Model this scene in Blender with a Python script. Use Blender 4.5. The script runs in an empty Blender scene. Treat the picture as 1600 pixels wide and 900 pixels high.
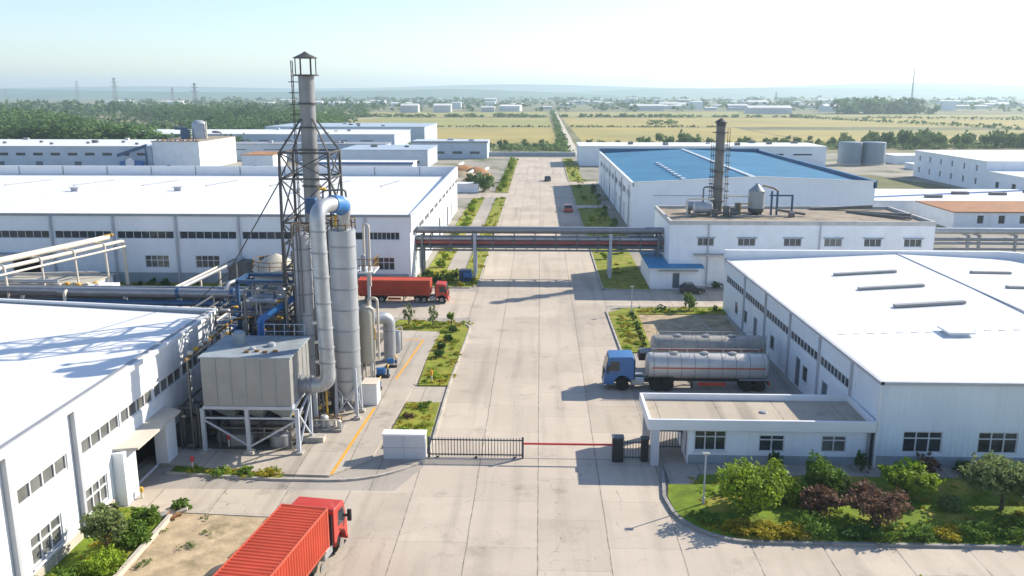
import bpy, bmesh, math, random
import numpy as np
from math import sin, cos, pi, radians, atan2, hypot, sqrt
from mathutils import Vector, Matrix
random.seed(7); RNG = np.random.default_rng(7)
S = bpy.context.scene
COL = S.collection
# ------------------------------------------------------------------ camera, sky, sun, exposure
cam = bpy.data.objects.new("camera", bpy.data.cameras.new("camera")); COL.objects.link(cam)
cam.location = (0, 0, 23); cam.rotation_euler = (radians(90 - 12.731), 0, radians(1.862))
cam.data.sensor_width = 36; cam.data.lens = 1350 / 1600 * 36
cam.data.clip_start = 0.5; cam.data.clip_end = 40000
S.camera = cam
SUN_AZ, SUN_EL = 57.2, 30.5                       # azimuth clockwise from +Y
W = bpy.data.worlds.new("World"); S.world = W; W.use_nodes = True
wn = W.node_tree.nodes; bg = wn["Background"]
sky = wn.new("ShaderNodeTexSky"); sky.sky_type = 'NISHITA'; sky.sun_disc = False
sky.sun_elevation = radians(SUN_EL); sky.sun_rotation = radians(SUN_AZ)
sky.air_density = 1.0; sky.dust_density = 0.45; sky.ozone_density = 1.0; sky.altitude = 0
tint = wn.new("ShaderNodeMix"); tint.data_type = 'RGBA'; tint.blend_type = 'MULTIPLY'; tint.inputs[0].default_value = 1; tint.inputs[7].default_value = (.91, .965, 1.10, 1)
W.node_tree.links.new(sky.outputs[0], tint.inputs[6]); W.node_tree.links.new(tint.outputs[2], bg.inputs[0]); bg.inputs[1].default_value = 0.108
sun = bpy.data.objects.new("sun", bpy.data.lights.new("sun", 'SUN')); COL.objects.link(sun)
sun.data.energy = 4.9; sun.data.angle = radians(0.55); sun.data.color = (1.0, 0.905, 0.76)
sun.rotation_euler = (radians(90 - SUN_EL), 0, radians(180 - SUN_AZ)); sun.location = (60, 40, 80)
S.view_settings.view_transform = 'Standard'; S.view_settings.look = 'None'
S.view_settings.exposure = 0.82; S.view_settings.gamma = 1.0; S.view_settings.use_curve_mapping = False
S.cycles.max_bounces = 6; S.cycles.volume_bounces = 0
HAZE_DENSITY = 0.00023

# ------------------------------------------------------------------ materials
def M(name, col, rough=.6, metal=0., var=.12, scale=.6, streak=0., streak_col=(.16, .12, .08), bump=0., bscale=8.,
      wave=0., wamp=.5, wdir='xy', spec=.5, coat=0., patch=None, patch_scale=.3, patch_lo=.5, trans=0.):
    m = bpy.data.materials.new(name); m.use_nodes = True
    nt = m.node_tree; N = nt.nodes; L = nt.links; b = N["Principled BSDF"]
    if spec == .5 and rough >= .75: spec = .15
    b.inputs["Roughness"].default_value = rough; b.inputs["Metallic"].default_value = metal
    b.inputs["Specular IOR Level"].default_value = spec; b.inputs["Coat Weight"].default_value = coat
    geo = N.new("ShaderNodeNewGeometry"); pos = geo.outputs["Position"]
    def noise(sc, det=4, vec=None, rgh=.6):
        n = N.new("ShaderNodeTexNoise"); n.inputs["Scale"].default_value = sc; n.inputs["Detail"].default_value = det
        n.inputs["Roughness"].default_value = rgh; L.new(vec or pos, n.inputs["Vector"]); return n.outputs[0]
    def ramp(sock, lo, hi):
        r = N.new("ShaderNodeMapRange"); r.inputs[1].default_value = lo; r.inputs[2].default_value = hi; L.new(sock, r.inputs[0]); return r.outputs[0]
    def mix(f, a, c, fac=1.0):
        x = N.new("ShaderNodeMix"); x.data_type = 'RGBA'
        if fac != 1.0:
            mm = N.new("ShaderNodeMath"); mm.operation = 'MULTIPLY'; mm.inputs[1].default_value = fac; L.new(f, mm.inputs[0]); f = mm.outputs[0]
        L.new(f, x.inputs[0])
        for v, s in ((a, x.inputs[6]), (c, x.inputs[7])):
            if isinstance(v, tuple): s.default_value = (*v, 1)
            else: L.new(v, s)
        return x.outputs[2]
    lo = tuple(max(0, c * (1 - var)) for c in col); hi = tuple(min(1, c * (1 + var)) for c in col)
    c = mix(ramp(noise(scale, 5), .3, .7), lo, hi)
    if patch: c = mix(ramp(noise(patch_scale, 6, rgh=.65), patch_lo, patch_lo + .12), c, patch)
    if streak:
        mp = N.new("ShaderNodeMapping"); mp.inputs["Scale"].default_value = (1.3, 1.3, .12); L.new(pos, mp.inputs[0])
        c = mix(ramp(noise(1.0, 6, mp.outputs[0], .7), .55, .8), c, streak_col, streak)
    L.new(c, b.inputs["Base Color"])
    h = None
    if bump: h = noise(bscale, 4)
    if wave:
        sx = N.new("ShaderNodeSeparateXYZ"); L.new(pos, sx.inputs[0])
        ad = N.new("ShaderNodeMath"); ad.operation = 'ADD'
        if wdir == 'xy': L.new(sx.outputs[0], ad.inputs[0]); L.new(sx.outputs[1], ad.inputs[1])
        else: L.new(sx.outputs['xyz'.index(wdir)], ad.inputs[0]); ad.inputs[1].default_value = 0
        mu = N.new("ShaderNodeMath"); mu.operation = 'MULTIPLY'; mu.inputs[1].default_value = 2 * pi / wave; L.new(ad.outputs[0], mu.inputs[0])
        sn = N.new("ShaderNodeMath"); sn.operation = 'SINE'; L.new(mu.outputs[0], sn.inputs[0]); h = sn.outputs[0]
    if h is not None:
        bp = N.new("ShaderNodeBump"); bp.inputs["Strength"].default_value = wamp if wave else bump
        bp.inputs["Distance"].default_value = .03 if wave else .05; L.new(h, bp.inputs["Height"]); L.new(bp.outputs[0], b.inputs["Normal"])
    if trans:
        t = N.new("ShaderNodeBsdfTranslucent"); L.new(c, t.inputs[0]); ms = N.new("ShaderNodeMixShader"); ms.inputs[0].default_value = trans
        L.new(b.outputs[0], ms.inputs[1]); L.new(t.outputs[0], ms.inputs[2]); L.new(ms.outputs[0], N["Material Output"].inputs[0])
    return m

def concrete_slabs(name, col, lane=3.7, length=5.2, off=0.0, joint=.03, dark=(.13, .12, .105), stain=.5):
    m = M(name, col, rough=.85, var=.1, scale=.12, bump=.25, bscale=6, patch=tuple(c * .86 for c in col), patch_scale=.09, patch_lo=.52)
    nt = m.node_tree; N = nt.nodes; L = nt.links; b = N["Principled BSDF"]
    src = b.inputs["Base Color"].links[0].from_socket
    geo = N.new("ShaderNodeNewGeometry"); sx = N.new("ShaderNodeSeparateXYZ")
    nz = N.new("ShaderNodeTexNoise"); nz.inputs["Scale"].default_value = .5; L.new(geo.outputs[0], nz.inputs[0])
    wob = N.new("ShaderNodeVectorMath"); wob.operation = 'SCALE'; wob.inputs[3].default_value = .09; L.new(nz.outputs[1], wob.inputs[0])
    av = N.new("ShaderNodeVectorMath"); av.operation = 'ADD'; L.new(geo.outputs[0], av.inputs[0]); L.new(wob.outputs[0], av.inputs[1]); L.new(av.outputs[0], sx.inputs[0])
    def math_(op, a, c=None, d=None):
        n = N.new("ShaderNodeMath"); n.operation = op
        for i, v in enumerate((a, c, d)):
            if v is None: continue
            if isinstance(v, (int, float)): n.inputs[i].default_value = v
            else: L.new(v, n.inputs[i])
        return n.outputs[0]
    u = math_('DIVIDE', math_('ADD', sx.outputs[0], -.045 + off), lane); fu = math_('FLOOR', math_('ADD', u, .5))
    wn_ = N.new("ShaderNodeTexWhiteNoise"); wn_.noise_dimensions = '1D'; L.new(math_('FLOOR', u), wn_.inputs["W"])
    v = math_('ADD', math_('DIVIDE', sx.outputs[1], length), wn_.outputs[0])
    du = math_('MULTIPLY', math_('ABSOLUTE', math_('SUBTRACT', u, fu)), lane)
    dv = math_('MULTIPLY', math_('ABSOLUTE', math_('SUBTRACT', v, math_('FLOOR', math_('ADD', v, .5)))), length)
    ju = math_('LESS_THAN', du, joint); jv = math_('MULTIPLY', math_('LESS_THAN', dv, joint * .6), .55)
    cr = N.new("ShaderNodeTexNoise"); cr.inputs["Scale"].default_value = 1.6; cr.inputs["Detail"].default_value = 5; L.new(geo.outputs[0], cr.inputs[0])
    mr = N.new("ShaderNodeMapRange"); mr.inputs[1].default_value = .35; mr.inputs[2].default_value = .6; L.new(cr.outputs[0], mr.inputs[0])
    j = math_('MULTIPLY', math_('MAXIMUM', ju, jv), math_('MULTIPLY_ADD', mr.outputs[0], .6, .3))
    # slab to slab tone
    cb = N.new("ShaderNodeCombineXYZ"); L.new(math_('FLOOR', u), cb.inputs[0]); L.new(math_('FLOOR', v), cb.inputs[1])
    wt = N.new("ShaderNodeTexWhiteNoise"); wt.noise_dimensions = '3D'; L.new(cb.outputs[0], wt.inputs[0])
    tone = math_('MULTIPLY_ADD', wt.outputs[0], .11, .945)
    # long soft tyre dirt along the lanes + scattered stains
    mp = N.new("ShaderNodeMapping"); mp.inputs["Scale"].default_value = (.9, .05, 1); L.new(geo.outputs[0], mp.inputs[0])
    n2 = N.new("ShaderNodeTexNoise"); n2.inputs["Scale"].default_value = 1; n2.inputs["Detail"].default_value = 6; L.new(mp.outputs[0], n2.inputs[0])
    r2 = N.new("ShaderNodeMapRange"); r2.inputs[1].default_value = .5; r2.inputs[2].default_value = .75; r2.inputs[3].default_value = 1; r2.inputs[4].default_value = 1 - .3 * stain; L.new(n2.outputs[0], r2.inputs[0])
    n3 = N.new("ShaderNodeTexNoise"); n3.inputs["Scale"].default_value = .33; n3.inputs["Detail"].default_value = 9; n3.inputs["Roughness"].default_value = .72; L.new(geo.outputs[0], n3.inputs[0])
    r3 = N.new("ShaderNodeMapRange"); r3.inputs[1].default_value = .57; r3.inputs[2].default_value = .72; r3.inputs[3].default_value = 1; r3.inputs[4].default_value = 1 - .45 * stain; L.new(n3.outputs[0], r3.inputs[0])
    vo = N.new("ShaderNodeTexVoronoi"); vo.feature = 'DISTANCE_TO_EDGE'; vo.inputs["Scale"].default_value = .16
    wob2 = N.new("ShaderNodeVectorMath"); wob2.operation = 'MULTIPLY_ADD'; L.new(nz.outputs[1], wob2.inputs[0]); wob2.inputs[1].default_value = (2.5, 2.5, 0); L.new(geo.outputs[0], wob2.inputs[2]); L.new(wob2.outputs[0], vo.inputs["Vector"])
    crack = math_('MULTIPLY', math_('LESS_THAN', vo.outputs["Distance"], .0018), math_('GREATER_THAN', cr.outputs[0], .5))
    j = math_('MAXIMUM', j, math_('MULTIPLY', crack, .55))
    t = math_('MULTIPLY', math_('MULTIPLY', tone, r2.outputs[0]), r3.outputs[0])
    sc = N.new("ShaderNodeVectorMath"); sc.operation = 'SCALE'; L.new(src, sc.inputs[0]); L.new(t, sc.inputs[3])
    x = N.new("ShaderNodeMix"); x.data_type = 'RGBA'; L.new(j, x.inputs[0]); L.new(sc.outputs[0], x.inputs[6]); x.inputs[7].default_value = (*dark, 1)
    L.new(x.outputs[2], b.inputs["Base Color"])
    return m

road_m = concrete_slabs("road_concrete", (.475, .412, .337), stain=.75)
yard_m = concrete_slabs("yard_concrete", (.36, .325, .285), lane=5.0, length=5.0, stain=.9)
pad_m = concrete_slabs("pad_concrete", (.42, .375, .315), lane=3.0, length=3.0, stain=.9)
roofc_m = concrete_slabs("roof_concrete", (.42, .365, .29), lane=3.9, length=9, stain=1.2)
roofd_m = M("roof_dirt", (.30, .25, .19), .9, var=.25, scale=.5, patch=(.16, .15, .13), patch_scale=.35, patch_lo=.55)
ground_m = M("ground", (.16, .165, .085), .95, var=.3, scale=.01, patch=(.27, .235, .155), patch_scale=.02, patch_lo=.5)
site_m = M("site_ground", (.30, .275, .23), .95, var=.2, scale=.1, patch=(.10, .125, .055), patch_scale=.06, patch_lo=.52)
lot_m = M("bare_lot", (.40, .315, .205), .95, var=.3, scale=.9, bump=.8, bscale=3, patch=(.22, .18, .105), patch_scale=.5, patch_lo=.54)
grass_m = M("grass", (.20, .225, .03), .9, var=.35, scale=1.2, bump=.8, bscale=9, patch=(.30, .25, .05), patch_scale=.35, patch_lo=.53)
lawn_m = M("lawn", (.135, .20, .02), .9, var=.35, scale=.9, bump=.8, bscale=10, patch=(.36, .28, .06), patch_scale=.22, patch_lo=.5)
olive_m = M("olive_grass", (.15, .155, .07), .95, var=.2, scale=.2)
field_m = M("ripe_field", (.35, .29, .105), .95, var=.14, scale=.02, patch=(.27, .25, .10), patch_scale=.006, patch_lo=.5)
field2_m = M("pale_field", (.28, .275, .10), .95, var=.14, scale=.02, patch=(.36, .29, .14), patch_scale=.008, patch_lo=.52)
kerb_m = M("kerb", (.42, .39, .34), .85, var=.25, scale=1.5)
kerbd_m = M("kerb_dark", (.27, .26, .245), .85, var=.3, scale=1.5)
hall_m = M("pale_hall_cladding", (.78, .83, .88), .55, var=.04, scale=.3, wave=.45, wamp=.1, streak=.1)
wall_m = M("white_cladding", (.74, .765, .79), .5, var=.05, scale=.3, wave=.45, wamp=.1, streak=.16)
grey_shade_m = M("shade_grey_cladding", (.46, .53, .61), .55, var=.07, scale=.3, streak=.15)  # white cladding greyed so the shade of the south walls is in the colour
wallR_m = M("white_ribbed", (.70, .765, .82), .45, var=.05, scale=.3, wave=.36, wamp=.5, streak=.14)
render_m = M("white_render", (.80, .83, .86), .8, var=.06, scale=.5, streak=.26, streak_col=(.20, .19, .17), bump=.15)
sky_panel_m = M('skylight_panel', (.40, .47, .53), .6, var=.15, scale=.6)
bluegrey_roof_m = M('blue_grey_roof', (.34, .42, .50), .6, var=.1, scale=.1)
tank2_m = M('dirty_tank', (.36, .335, .29), .5, metal=.25, var=.15, scale=1.2, streak=.5)
hop_m = M('hopper_grey', (.27, .295, .31), .5, metal=.2, var=.1, streak=.3)
gantry_m = M('gantry_steel', (.15, .165, .185), .5, metal=.2, var=.15, scale=1)
parapet_m = M('stained_parapet', (.50, .49, .47), .85, var=.15, scale=1.2, streak=.5, streak_col=(.16, .14, .12))
plinth_m = M("grey_plinth", (.30, .345, .38), .8, var=.15, scale=.8, streak=.3)
plinthb_m = M("beige_plinth", (.48, .44, .38), .8, var=.12, scale=.8)
roof_m = M("white_roof", (.74, .74, .73), .4, var=.035, scale=.15, wave=.6, wamp=.12, wdir='y', patch=(.68, .675, .65), patch_scale=.07, patch_lo=.56)
roofx_m = M("white_roof_across", (.74, .74, .73), .4, var=.035, scale=.15, wave=.6, wamp=.12, wdir='x', patch=(.68, .675, .65), patch_scale=.07, patch_lo=.56)
blue_roof_m = M("blue_roof", (.040, .165, .29), .75, var=.16, scale=.12, wave=.8, wamp=.2, wdir='y', spec=.15)
blue_trim_m = M("blue_trim", (.014, .10, .22), .4, var=.1)
trim_m = M("white_trim", (.72, .73, .74), .45, var=.05)
gutter_m = M("grey_gutter", (.26, .27, .29), .5, var=.15)
pipeg_m = M("downpipe", (.42, .43, .46), .5, var=.1)
glass_m = M("window_glass", (.035, .045, .055), .12, var=.5, scale=1.2, spec=.6)
glass2_m = M("curtained_glass", (.07, .075, .075), .18, var=.7, scale=.9, spec=.5)
glassl_m = M("dusty_glass", (.13, .135, .13), .25, var=.35, scale=.7)
frame_m = M("window_frame", (.62, .63, .64), .5, var=.05)
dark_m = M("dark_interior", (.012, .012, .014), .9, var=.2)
door_m = M("door", (.10, .13, .16), .5, var=.15)
steel_m = M("galvanised", (.40, .415, .43), .42, metal=.45, var=.16, scale=1.2, streak=.55, streak_col=(.22, .19, .15))
steeld_m = M("sooty_steel", (.15, .147, .145), .5, metal=.45, var=.2, scale=1.0, streak=.4, streak_col=(.09, .075, .06))
silo_m = M("silo_paint", (.40, .42, .445), .45, metal=.25, var=.09, scale=.8, streak=.5, streak_col=(.28, .24, .19))
bag_m = M("grey_panel", (.29, .29, .28), .5, metal=.15, var=.1, scale=.9, streak=.35, streak_col=(.2, .19, .17))
bagroof_m = M("grey_lid", (.27, .31, .33), .55, var=.2, scale=1.1, patch=(.36, .35, .32), patch_scale=.8, patch_lo=.58)
tower_m = M("tower_steel", (.075, .072, .07), .6, metal=.2, var=.3, scale=2)
rust_m = M("rusty_steel", (.22, .13, .055), .8, var=.4, scale=2)
leg_m = M("painted_leg", (.44, .475, .53), .45, metal=.1, var=.1, scale=1)
yellow_m = M("yellow_paint", (.55, .33, .04), .5, var=.25, scale=2)
orange_m = M("orange_line", (.72, .33, .03), .7, var=.15, scale=2)
bluep_m = M("blue_steel", (.022, .075, .17), .45, var=.2, scale=1.2, streak=.2)
bluel_m = M("blue_paint", (.022, .14, .38), .4, var=.12, scale=1.2)
pipew_m = M("cream_pipe", (.62, .56, .47), .5, var=.1, scale=1, streak=.25)
pipegrey_m = M("grey_pipe", (.27, .285, .31), .4, metal=.35, var=.12, scale=1.3, streak=.2)
piperust_m = M("maroon_pipe", (.30, .08, .07), .6, var=.2, scale=1)
beige_m = M("beige_tank", (.46, .43, .35), .5, var=.08, scale=.8, streak=.4, streak_col=(.42, .26, .08))
red_m = M("red_paint", (.46, .035, .022), .38, var=.08, scale=.6, coat=.3)
redc_m = M("red_container", (.42, .055, .026), .6, var=.14, scale=.5, streak=.35, streak_col=(.2, .06, .045), spec=.25)
cabblue_m = M("blue_cab", (.02, .125, .32), .35, var=.06, coat=.4)
cabgrey_m = M("grey_cab", (.20, .22, .24), .45, var=.1, coat=.2)
tank_m = M("tank_steel", (.54, .52, .48), .42, metal=.3, var=.08, scale=1.2, streak=.2)
tankd_m = M("tank_band", (.22, .23, .24), .5, var=.1)
redstripe_m = M("red_stripe", (.5, .10, .05), .5, var=.1)
black_m = M("black_plastic", (.02, .02, .022), .55, var=.2)
tyre_m = M("tyre", (.025, .024, .023), .9, var=.3, scale=5)
rim_m = M("rim", (.32, .30, .27), .5, metal=.4, var=.2, scale=4)
lamp_m = M("lamp_glass", (.7, .7, .66), .15, var=.05)
gate_m = M("gate_steel", (.06, .07, .085), .5, var=.2, scale=3)
barrier_m = M("barrier_red", (.55, .03, .03), .4, var=.1)
block_m = M("painted_block", (.52, .535, .56), .8, var=.06, scale=.6, streak=.2)
leaf_ms = {k: M("leaf_" + k, c, .7, var=v, scale=sc, trans=tr, spec=.2) for k, c, v, sc, tr in (
    ('bright', (.25, .35, .03), .45, .9, .3), ('mid', (.12, .205, .028), .45, .9, .3), ('deep', (.05, .12, .024), .45, .9, .25),
    ('grey', (.18, .23, .08), .4, .9, .3), ('purple', (.17, .095, .06), .45, 1.2, .25), ('yellow', (.38, .32, .03), .35, 1.0, .3),
    ('forest', (.115, .195, .06), .5, .022, .3), ('belt', (.14, .215, .06), .45, .12, .3), ('hill', (.10, .15, .09), .3, .003, 0))}
bark_m = M("bark", (.12, .09, .065), .9, var=.3, scale=4)
dirt_m = M("orange_dirt", (.36, .19, .09), .95, var=.3, scale=.5)
brownroof_m = M("brown_roof", (.33, .17, .09), .85, var=.14, scale=.4)
city_m = M("far_wall", (.58, .58, .58), .8, var=.2, scale=.02)

# ------------------------------------------------------------------ mesh helpers
OFF = {}
def tag(o, label=None, cat=None, group=None, kind=None):
    for k, v in (("label", label), ("category", cat), ("group", group), ("kind", kind)):
        if v: o[k] = v
    return o
def thing(name, label, cat, loc=(0, 0, 0), group=None):
    o = bpy.data.objects.new(name, None); COL.objects.link(o); o.empty_display_size = .2
    o.location = loc; OFF[o.name] = Vector(loc)
    return tag(o, label, cat, group)

class MB:
    def __init__(s): s.v = []; s.f = []
    def add(s, vs, fs):
        b = len(s.v); s.v += [tuple(p) for p in vs]; s.f += [tuple(b + i for i in f) for f in fs]; return s
    def quad(s, *p): return s.add(p, [tuple(range(len(p)))])
    def box(s, x0, x1, y0, y1, z0, z1):
        return s.add([(x0, y0, z0), (x1, y0, z0), (x1, y1, z0), (x0, y1, z0), (x0, y0, z1), (x1, y0, z1), (x1, y1, z1), (x0, y1, z1)],
                     [(0, 3, 2, 1), (4, 5, 6, 7), (0, 1, 5, 4), (1, 2, 6, 5), (2, 3, 7, 6), (3, 0, 4, 7)])
    def beam(s, a, b, w=.1, h=None, up=(0, 0, 1)):
        a = Vector(a); b = Vector(b); d = (b - a).normalized(); u = Vector(up)
        if abs(d.dot(u)) > .99: u = Vector((1, 0, 0))
        r = d.cross(u).normalized(); u = r.cross(d); h = h or w; r *= w / 2; u *= h / 2
        return s.add([a - r - u, a + r - u, a + r + u, a - r + u, b - r - u, b + r - u, b + r + u, b - r + u],
                     [(0, 3, 2, 1)[::-1], (4, 5, 6, 7)[::-1], (0, 1, 5, 4)[::-1], (1, 2, 6, 5)[::-1], (2, 3, 7, 6)[::-1], (3, 0, 4, 7)[::-1]])
    def prism(s, poly, z0, z1, cap=True):
        n = len(poly)
        z0f = z0 if callable(z0) else (lambda x, y: z0); z1f = z1 if callable(z1) else (lambda x, y: z1)
        vs = [(x, y, z0f(x, y)) for x, y in poly] + [(x, y, z1f(x, y)) for x, y in poly]
        fs = [(i, (i + 1) % n, n + (i + 1) % n, n + i) for i in range(n)]
        if cap: fs += [tuple(range(n - 1, -1, -1)), tuple(range(n, 2 * n))]
        return s.add(vs, fs)
    def sheet(s, poly, z): return s.add([(x, y, z) for x, y in poly], [tuple(range(len(poly)))])
    def tube(s, pts, r, seg=12, cap=True):
        P = [Vector(p) for p in pts]; n = len(P); R = r if isinstance(r, (list, tuple)) else [r] * n
        T = [((P[min(i + 1, n - 1)] - P[max(i - 1, 0)]).normalized()) for i in range(n)]
        a = Vector((0, 0, 1)) if abs(T[0].z) < .9 else Vector((1, 0, 0)); u = (a - T[0] * a.dot(T[0])).normalized(); vs = []
        for i in range(n):
            u = (u - T[i] * u.dot(T[i])).normalized(); w = T[i].cross(u)
            vs += [P[i] + (u * cos(2 * pi * k / seg) + w * sin(2 * pi * k / seg)) * R[i] for k in range(seg)]
        fs = [(i * seg + k, i * seg + (k + 1) % seg, (i + 1) * seg + (k + 1) % seg, (i + 1) * seg + k) for i in range(n - 1) for k in range(seg)]
        if cap: fs += [tuple(range(seg - 1, -1, -1)), tuple((n - 1) * seg + k for k in range(seg))]
        return s.add(vs, fs)
    def lathe(s, c, prof, seg=24, axis='z', cap=True):
        vs = []
        for r, h in prof:
            for k in range(seg):
                a = 2 * pi * k / seg; x, y = r * cos(a), r * sin(a)
                p = (x, y, h) if axis == 'z' else ((h, x, y) if axis == 'x' else (y, h, x))
                vs.append((c[0] + p[0], c[1] + p[1], c[2] + p[2]))
        n = len(prof)
        fs = [(i * seg + k, i * seg + (k + 1) % seg, (i + 1) * seg + (k + 1) % seg, (i + 1) * seg + k) for i in range(n - 1) for k in range(seg)]
        if cap: fs += [tuple(range(seg - 1, -1, -1)), tuple((n - 1) * seg + k for k in range(seg))]
        return s.add(vs, fs)
    def build(s, name, mat, parent=None, label=None, sharp=35, loc=None, bevel=0, center=True):
        me = bpy.data.meshes.new(name); off = Vector((0, 0, 0))
        if parent is not None: off = OFF.get(parent.name, off)
        elif loc is not None: off = Vector(loc)
        elif center and s.v:
            a = np.array(s.v); off = Vector((float(a[:, 0].min() + a[:, 0].max()) / 2, float(a[:, 1].min() + a[:, 1].max()) / 2, float(a[:, 2].min())))
        me.from_pydata([(p[0] - off[0], p[1] - off[1], p[2] - off[2]) for p in s.v], [], s.f); me.update()
        me.polygons.foreach_set('use_smooth', [True] * len(me.polygons)); me.set_sharp_from_angle(angle=radians(sharp))
        me.materials.append(mat)
        o = bpy.data.objects.new(name, me); COL.objects.link(o)
        if parent is not None: o.parent = parent; OFF[o.name] = off
        else: o.location = off; OFF[o.name] = off
        if label: o['label'] = label
        if bevel:
            b = o.modifiers.new("bevel", 'BEVEL'); b.width = bevel; b.segments = 2; b.limit_method = 'ANGLE'; b.angle_limit = radians(40)
        return o
def fillet(pts, r, n=6):
    P = [Vector(p) for p in pts]; out = [P[0]]
    for i in range(1, len(P) - 1):
        a = (P[i - 1] - P[i]); b = (P[i + 1] - P[i]); rr = min(r, a.length * .49, b.length * .49); a.normalize(); b.normalize()
        p0 = P[i] + a * rr; p2 = P[i] + b * rr
        for k in range(n + 1):
            t = k / n; out.append(p0 * (1 - t) ** 2 + P[i] * (2 * t * (1 - t)) + p2 * t * t)
    return out + [P[-1]]
def copy_tree(o, loc=None, rz=None, label=None, group=None):
    c = o.copy(); COL.objects.link(c)
    if loc is not None: c.location = loc
    if rz is not None: c.rotation_euler.z = rz
    if label: c['label'] = label
    if group: c['group'] = group
    for ch in list(o.children):
        d = copy_tree(ch); d.parent = c
    return c
def structure(name, mb, mat, kind='structure', **k): return tag(mb.build(name, mat, **k), kind=kind)

# walls with real openings; P->Q runs with the outside on the right hand
def facade(mb, P, Q, z0, z1, holes=(), depth=.14, z1b=None):
    P = Vector((P[0], P[1])); Q = Vector((Q[0], Q[1])); d = Q - P; Ln = d.length; d.normalize(); n = Vector((d.y, -d.x))
    zt = lambda a: z1 + ((z1b - z1) * a / Ln if z1b is not None else 0)
    pt = lambda a, z, dep=0: (P.x + d.x * a - n.x * dep, P.y + d.y * a - n.y * dep, z)
    A = sorted({0, Ln, *[h[0] for h in holes], *[h[1] for h in holes]}); Z = sorted({z0, z1, *[h[2] for h in holes], *[h[3] for h in holes]})
    for i in range(len(A) - 1):
        for j in range(len(Z) - 1):
            am = (A[i] + A[i + 1]) / 2; zm = (Z[j] + Z[j + 1]) / 2
            if any(h[0] < am < h[1] and h[2] < zm < h[3] for h in holes): continue
            top = j == len(Z) - 2
            mb.quad(pt(A[i], Z[j]), pt(A[i + 1], Z[j]), pt(A[i + 1], zt(A[i + 1]) if top else Z[j + 1]), pt(A[i], zt(A[i]) if top else Z[j + 1]))
    for a0, a1, b0, b1 in holes:
        mb.quad(pt(a0, b0), pt(a1, b0), pt(a1, b0, depth), pt(a0, b0, depth)); mb.quad(pt(a0, b1, depth), pt(a1, b1, depth), pt(a1, b1), pt(a0, b1))
        mb.quad(pt(a0, b0), pt(a0, b0, depth), pt(a0, b1, depth), pt(a0, b1)); mb.quad(pt(a1, b0, depth), pt(a1, b0), pt(a1, b1), pt(a1, b1, depth))
def window(parent, P, Q, hole, nx=2, transoms=(), depth=.14, glass=None, bar=.06, name='window', sill=False):
    P = Vector((P[0], P[1])); Q = Vector((Q[0], Q[1])); d = (Q - P).normalized(); n = Vector((d.y, -d.x))
    pt = lambda a, z, dep=0: (P.x + d.x * a - n.x * dep, P.y + d.y * a - n.y * dep, z)
    a0, a1, b0, b1 = hole
    if glass is None: glass = random.choice((glass_m, glass_m, glass2_m, glassl_m))
    g = MB().quad(pt(a0, b0, depth - .01), pt(a1, b0, depth - .01), pt(a1, b1, depth - .01), pt(a0, b1, depth - .01)).build(name, glass or glass_m, parent)
    f = MB(); up = (n.x, n.y, 0); dd = depth - .06
    if bar:
        for i in range(nx + 1):
            a = a0 + bar / 2 + (a1 - a0 - bar) * i / nx; f.beam(pt(a, b0, dd), pt(a, b1, dd), bar, .07, up=up)
        for t in (0, 1, *transoms):
            z = b0 + bar / 2 + (b1 - b0 - bar) * t; f.beam(pt(a0, z, dd - .004), pt(a1, z, dd - .004), .07, bar, up=(0, 0, 1))
        f.build('frame', frame_m, g)
    if sill: MB().beam(pt(a0 - .08, b0 - .04, -.04), pt(a1 + .08, b0 - .04, -.04), .16, .08).build('sill', trim_m, g)
    return g
def kerb(pts, w=.16, h=.14, closed=False, mat=None):
    P = [Vector((x, y)) for x, y in pts]; n = len(P); m = MB(); Ls = []; Rs = []
    for i in range(n):
        a = P[(i - 1) % n] if closed or i else P[i]; b = P[(i + 1) % n] if closed or i < n - 1 else P[i]
        d1 = (P[i] - a); d2 = (b - P[i]); d = ((d1.normalized() if d1.length else Vector((0, 0))) + (d2.normalized() if d2.length else Vector((0, 0)))).normalized()
        nn = Vector((-d.y, d.x)) * w / 2; Ls.append(P[i] + nn); Rs.append(P[i] - nn)
    for i in range(n if closed else n - 1):
        j = (i + 1) % n
        m.quad((*Ls[i], h), (*Rs[i], h), (*Rs[j], h), (*Ls[j], h)); m.quad((*Ls[i], 0), (*Ls[i], h), (*Ls[j], h), (*Ls[j], 0)); m.quad((*Rs[i], h), (*Rs[i], 0), (*Rs[j], 0), (*Rs[j], h))
    structure('kerb', m, mat or kerb_m)
def arc(cx, cy, r, a0, a1, n=8): return [(cx + r * cos(radians(a0 + (a1 - a0) * i / n)), cy + r * sin(radians(a0 + (a1 - a0) * i / n))) for i in range(n + 1)]

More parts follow.
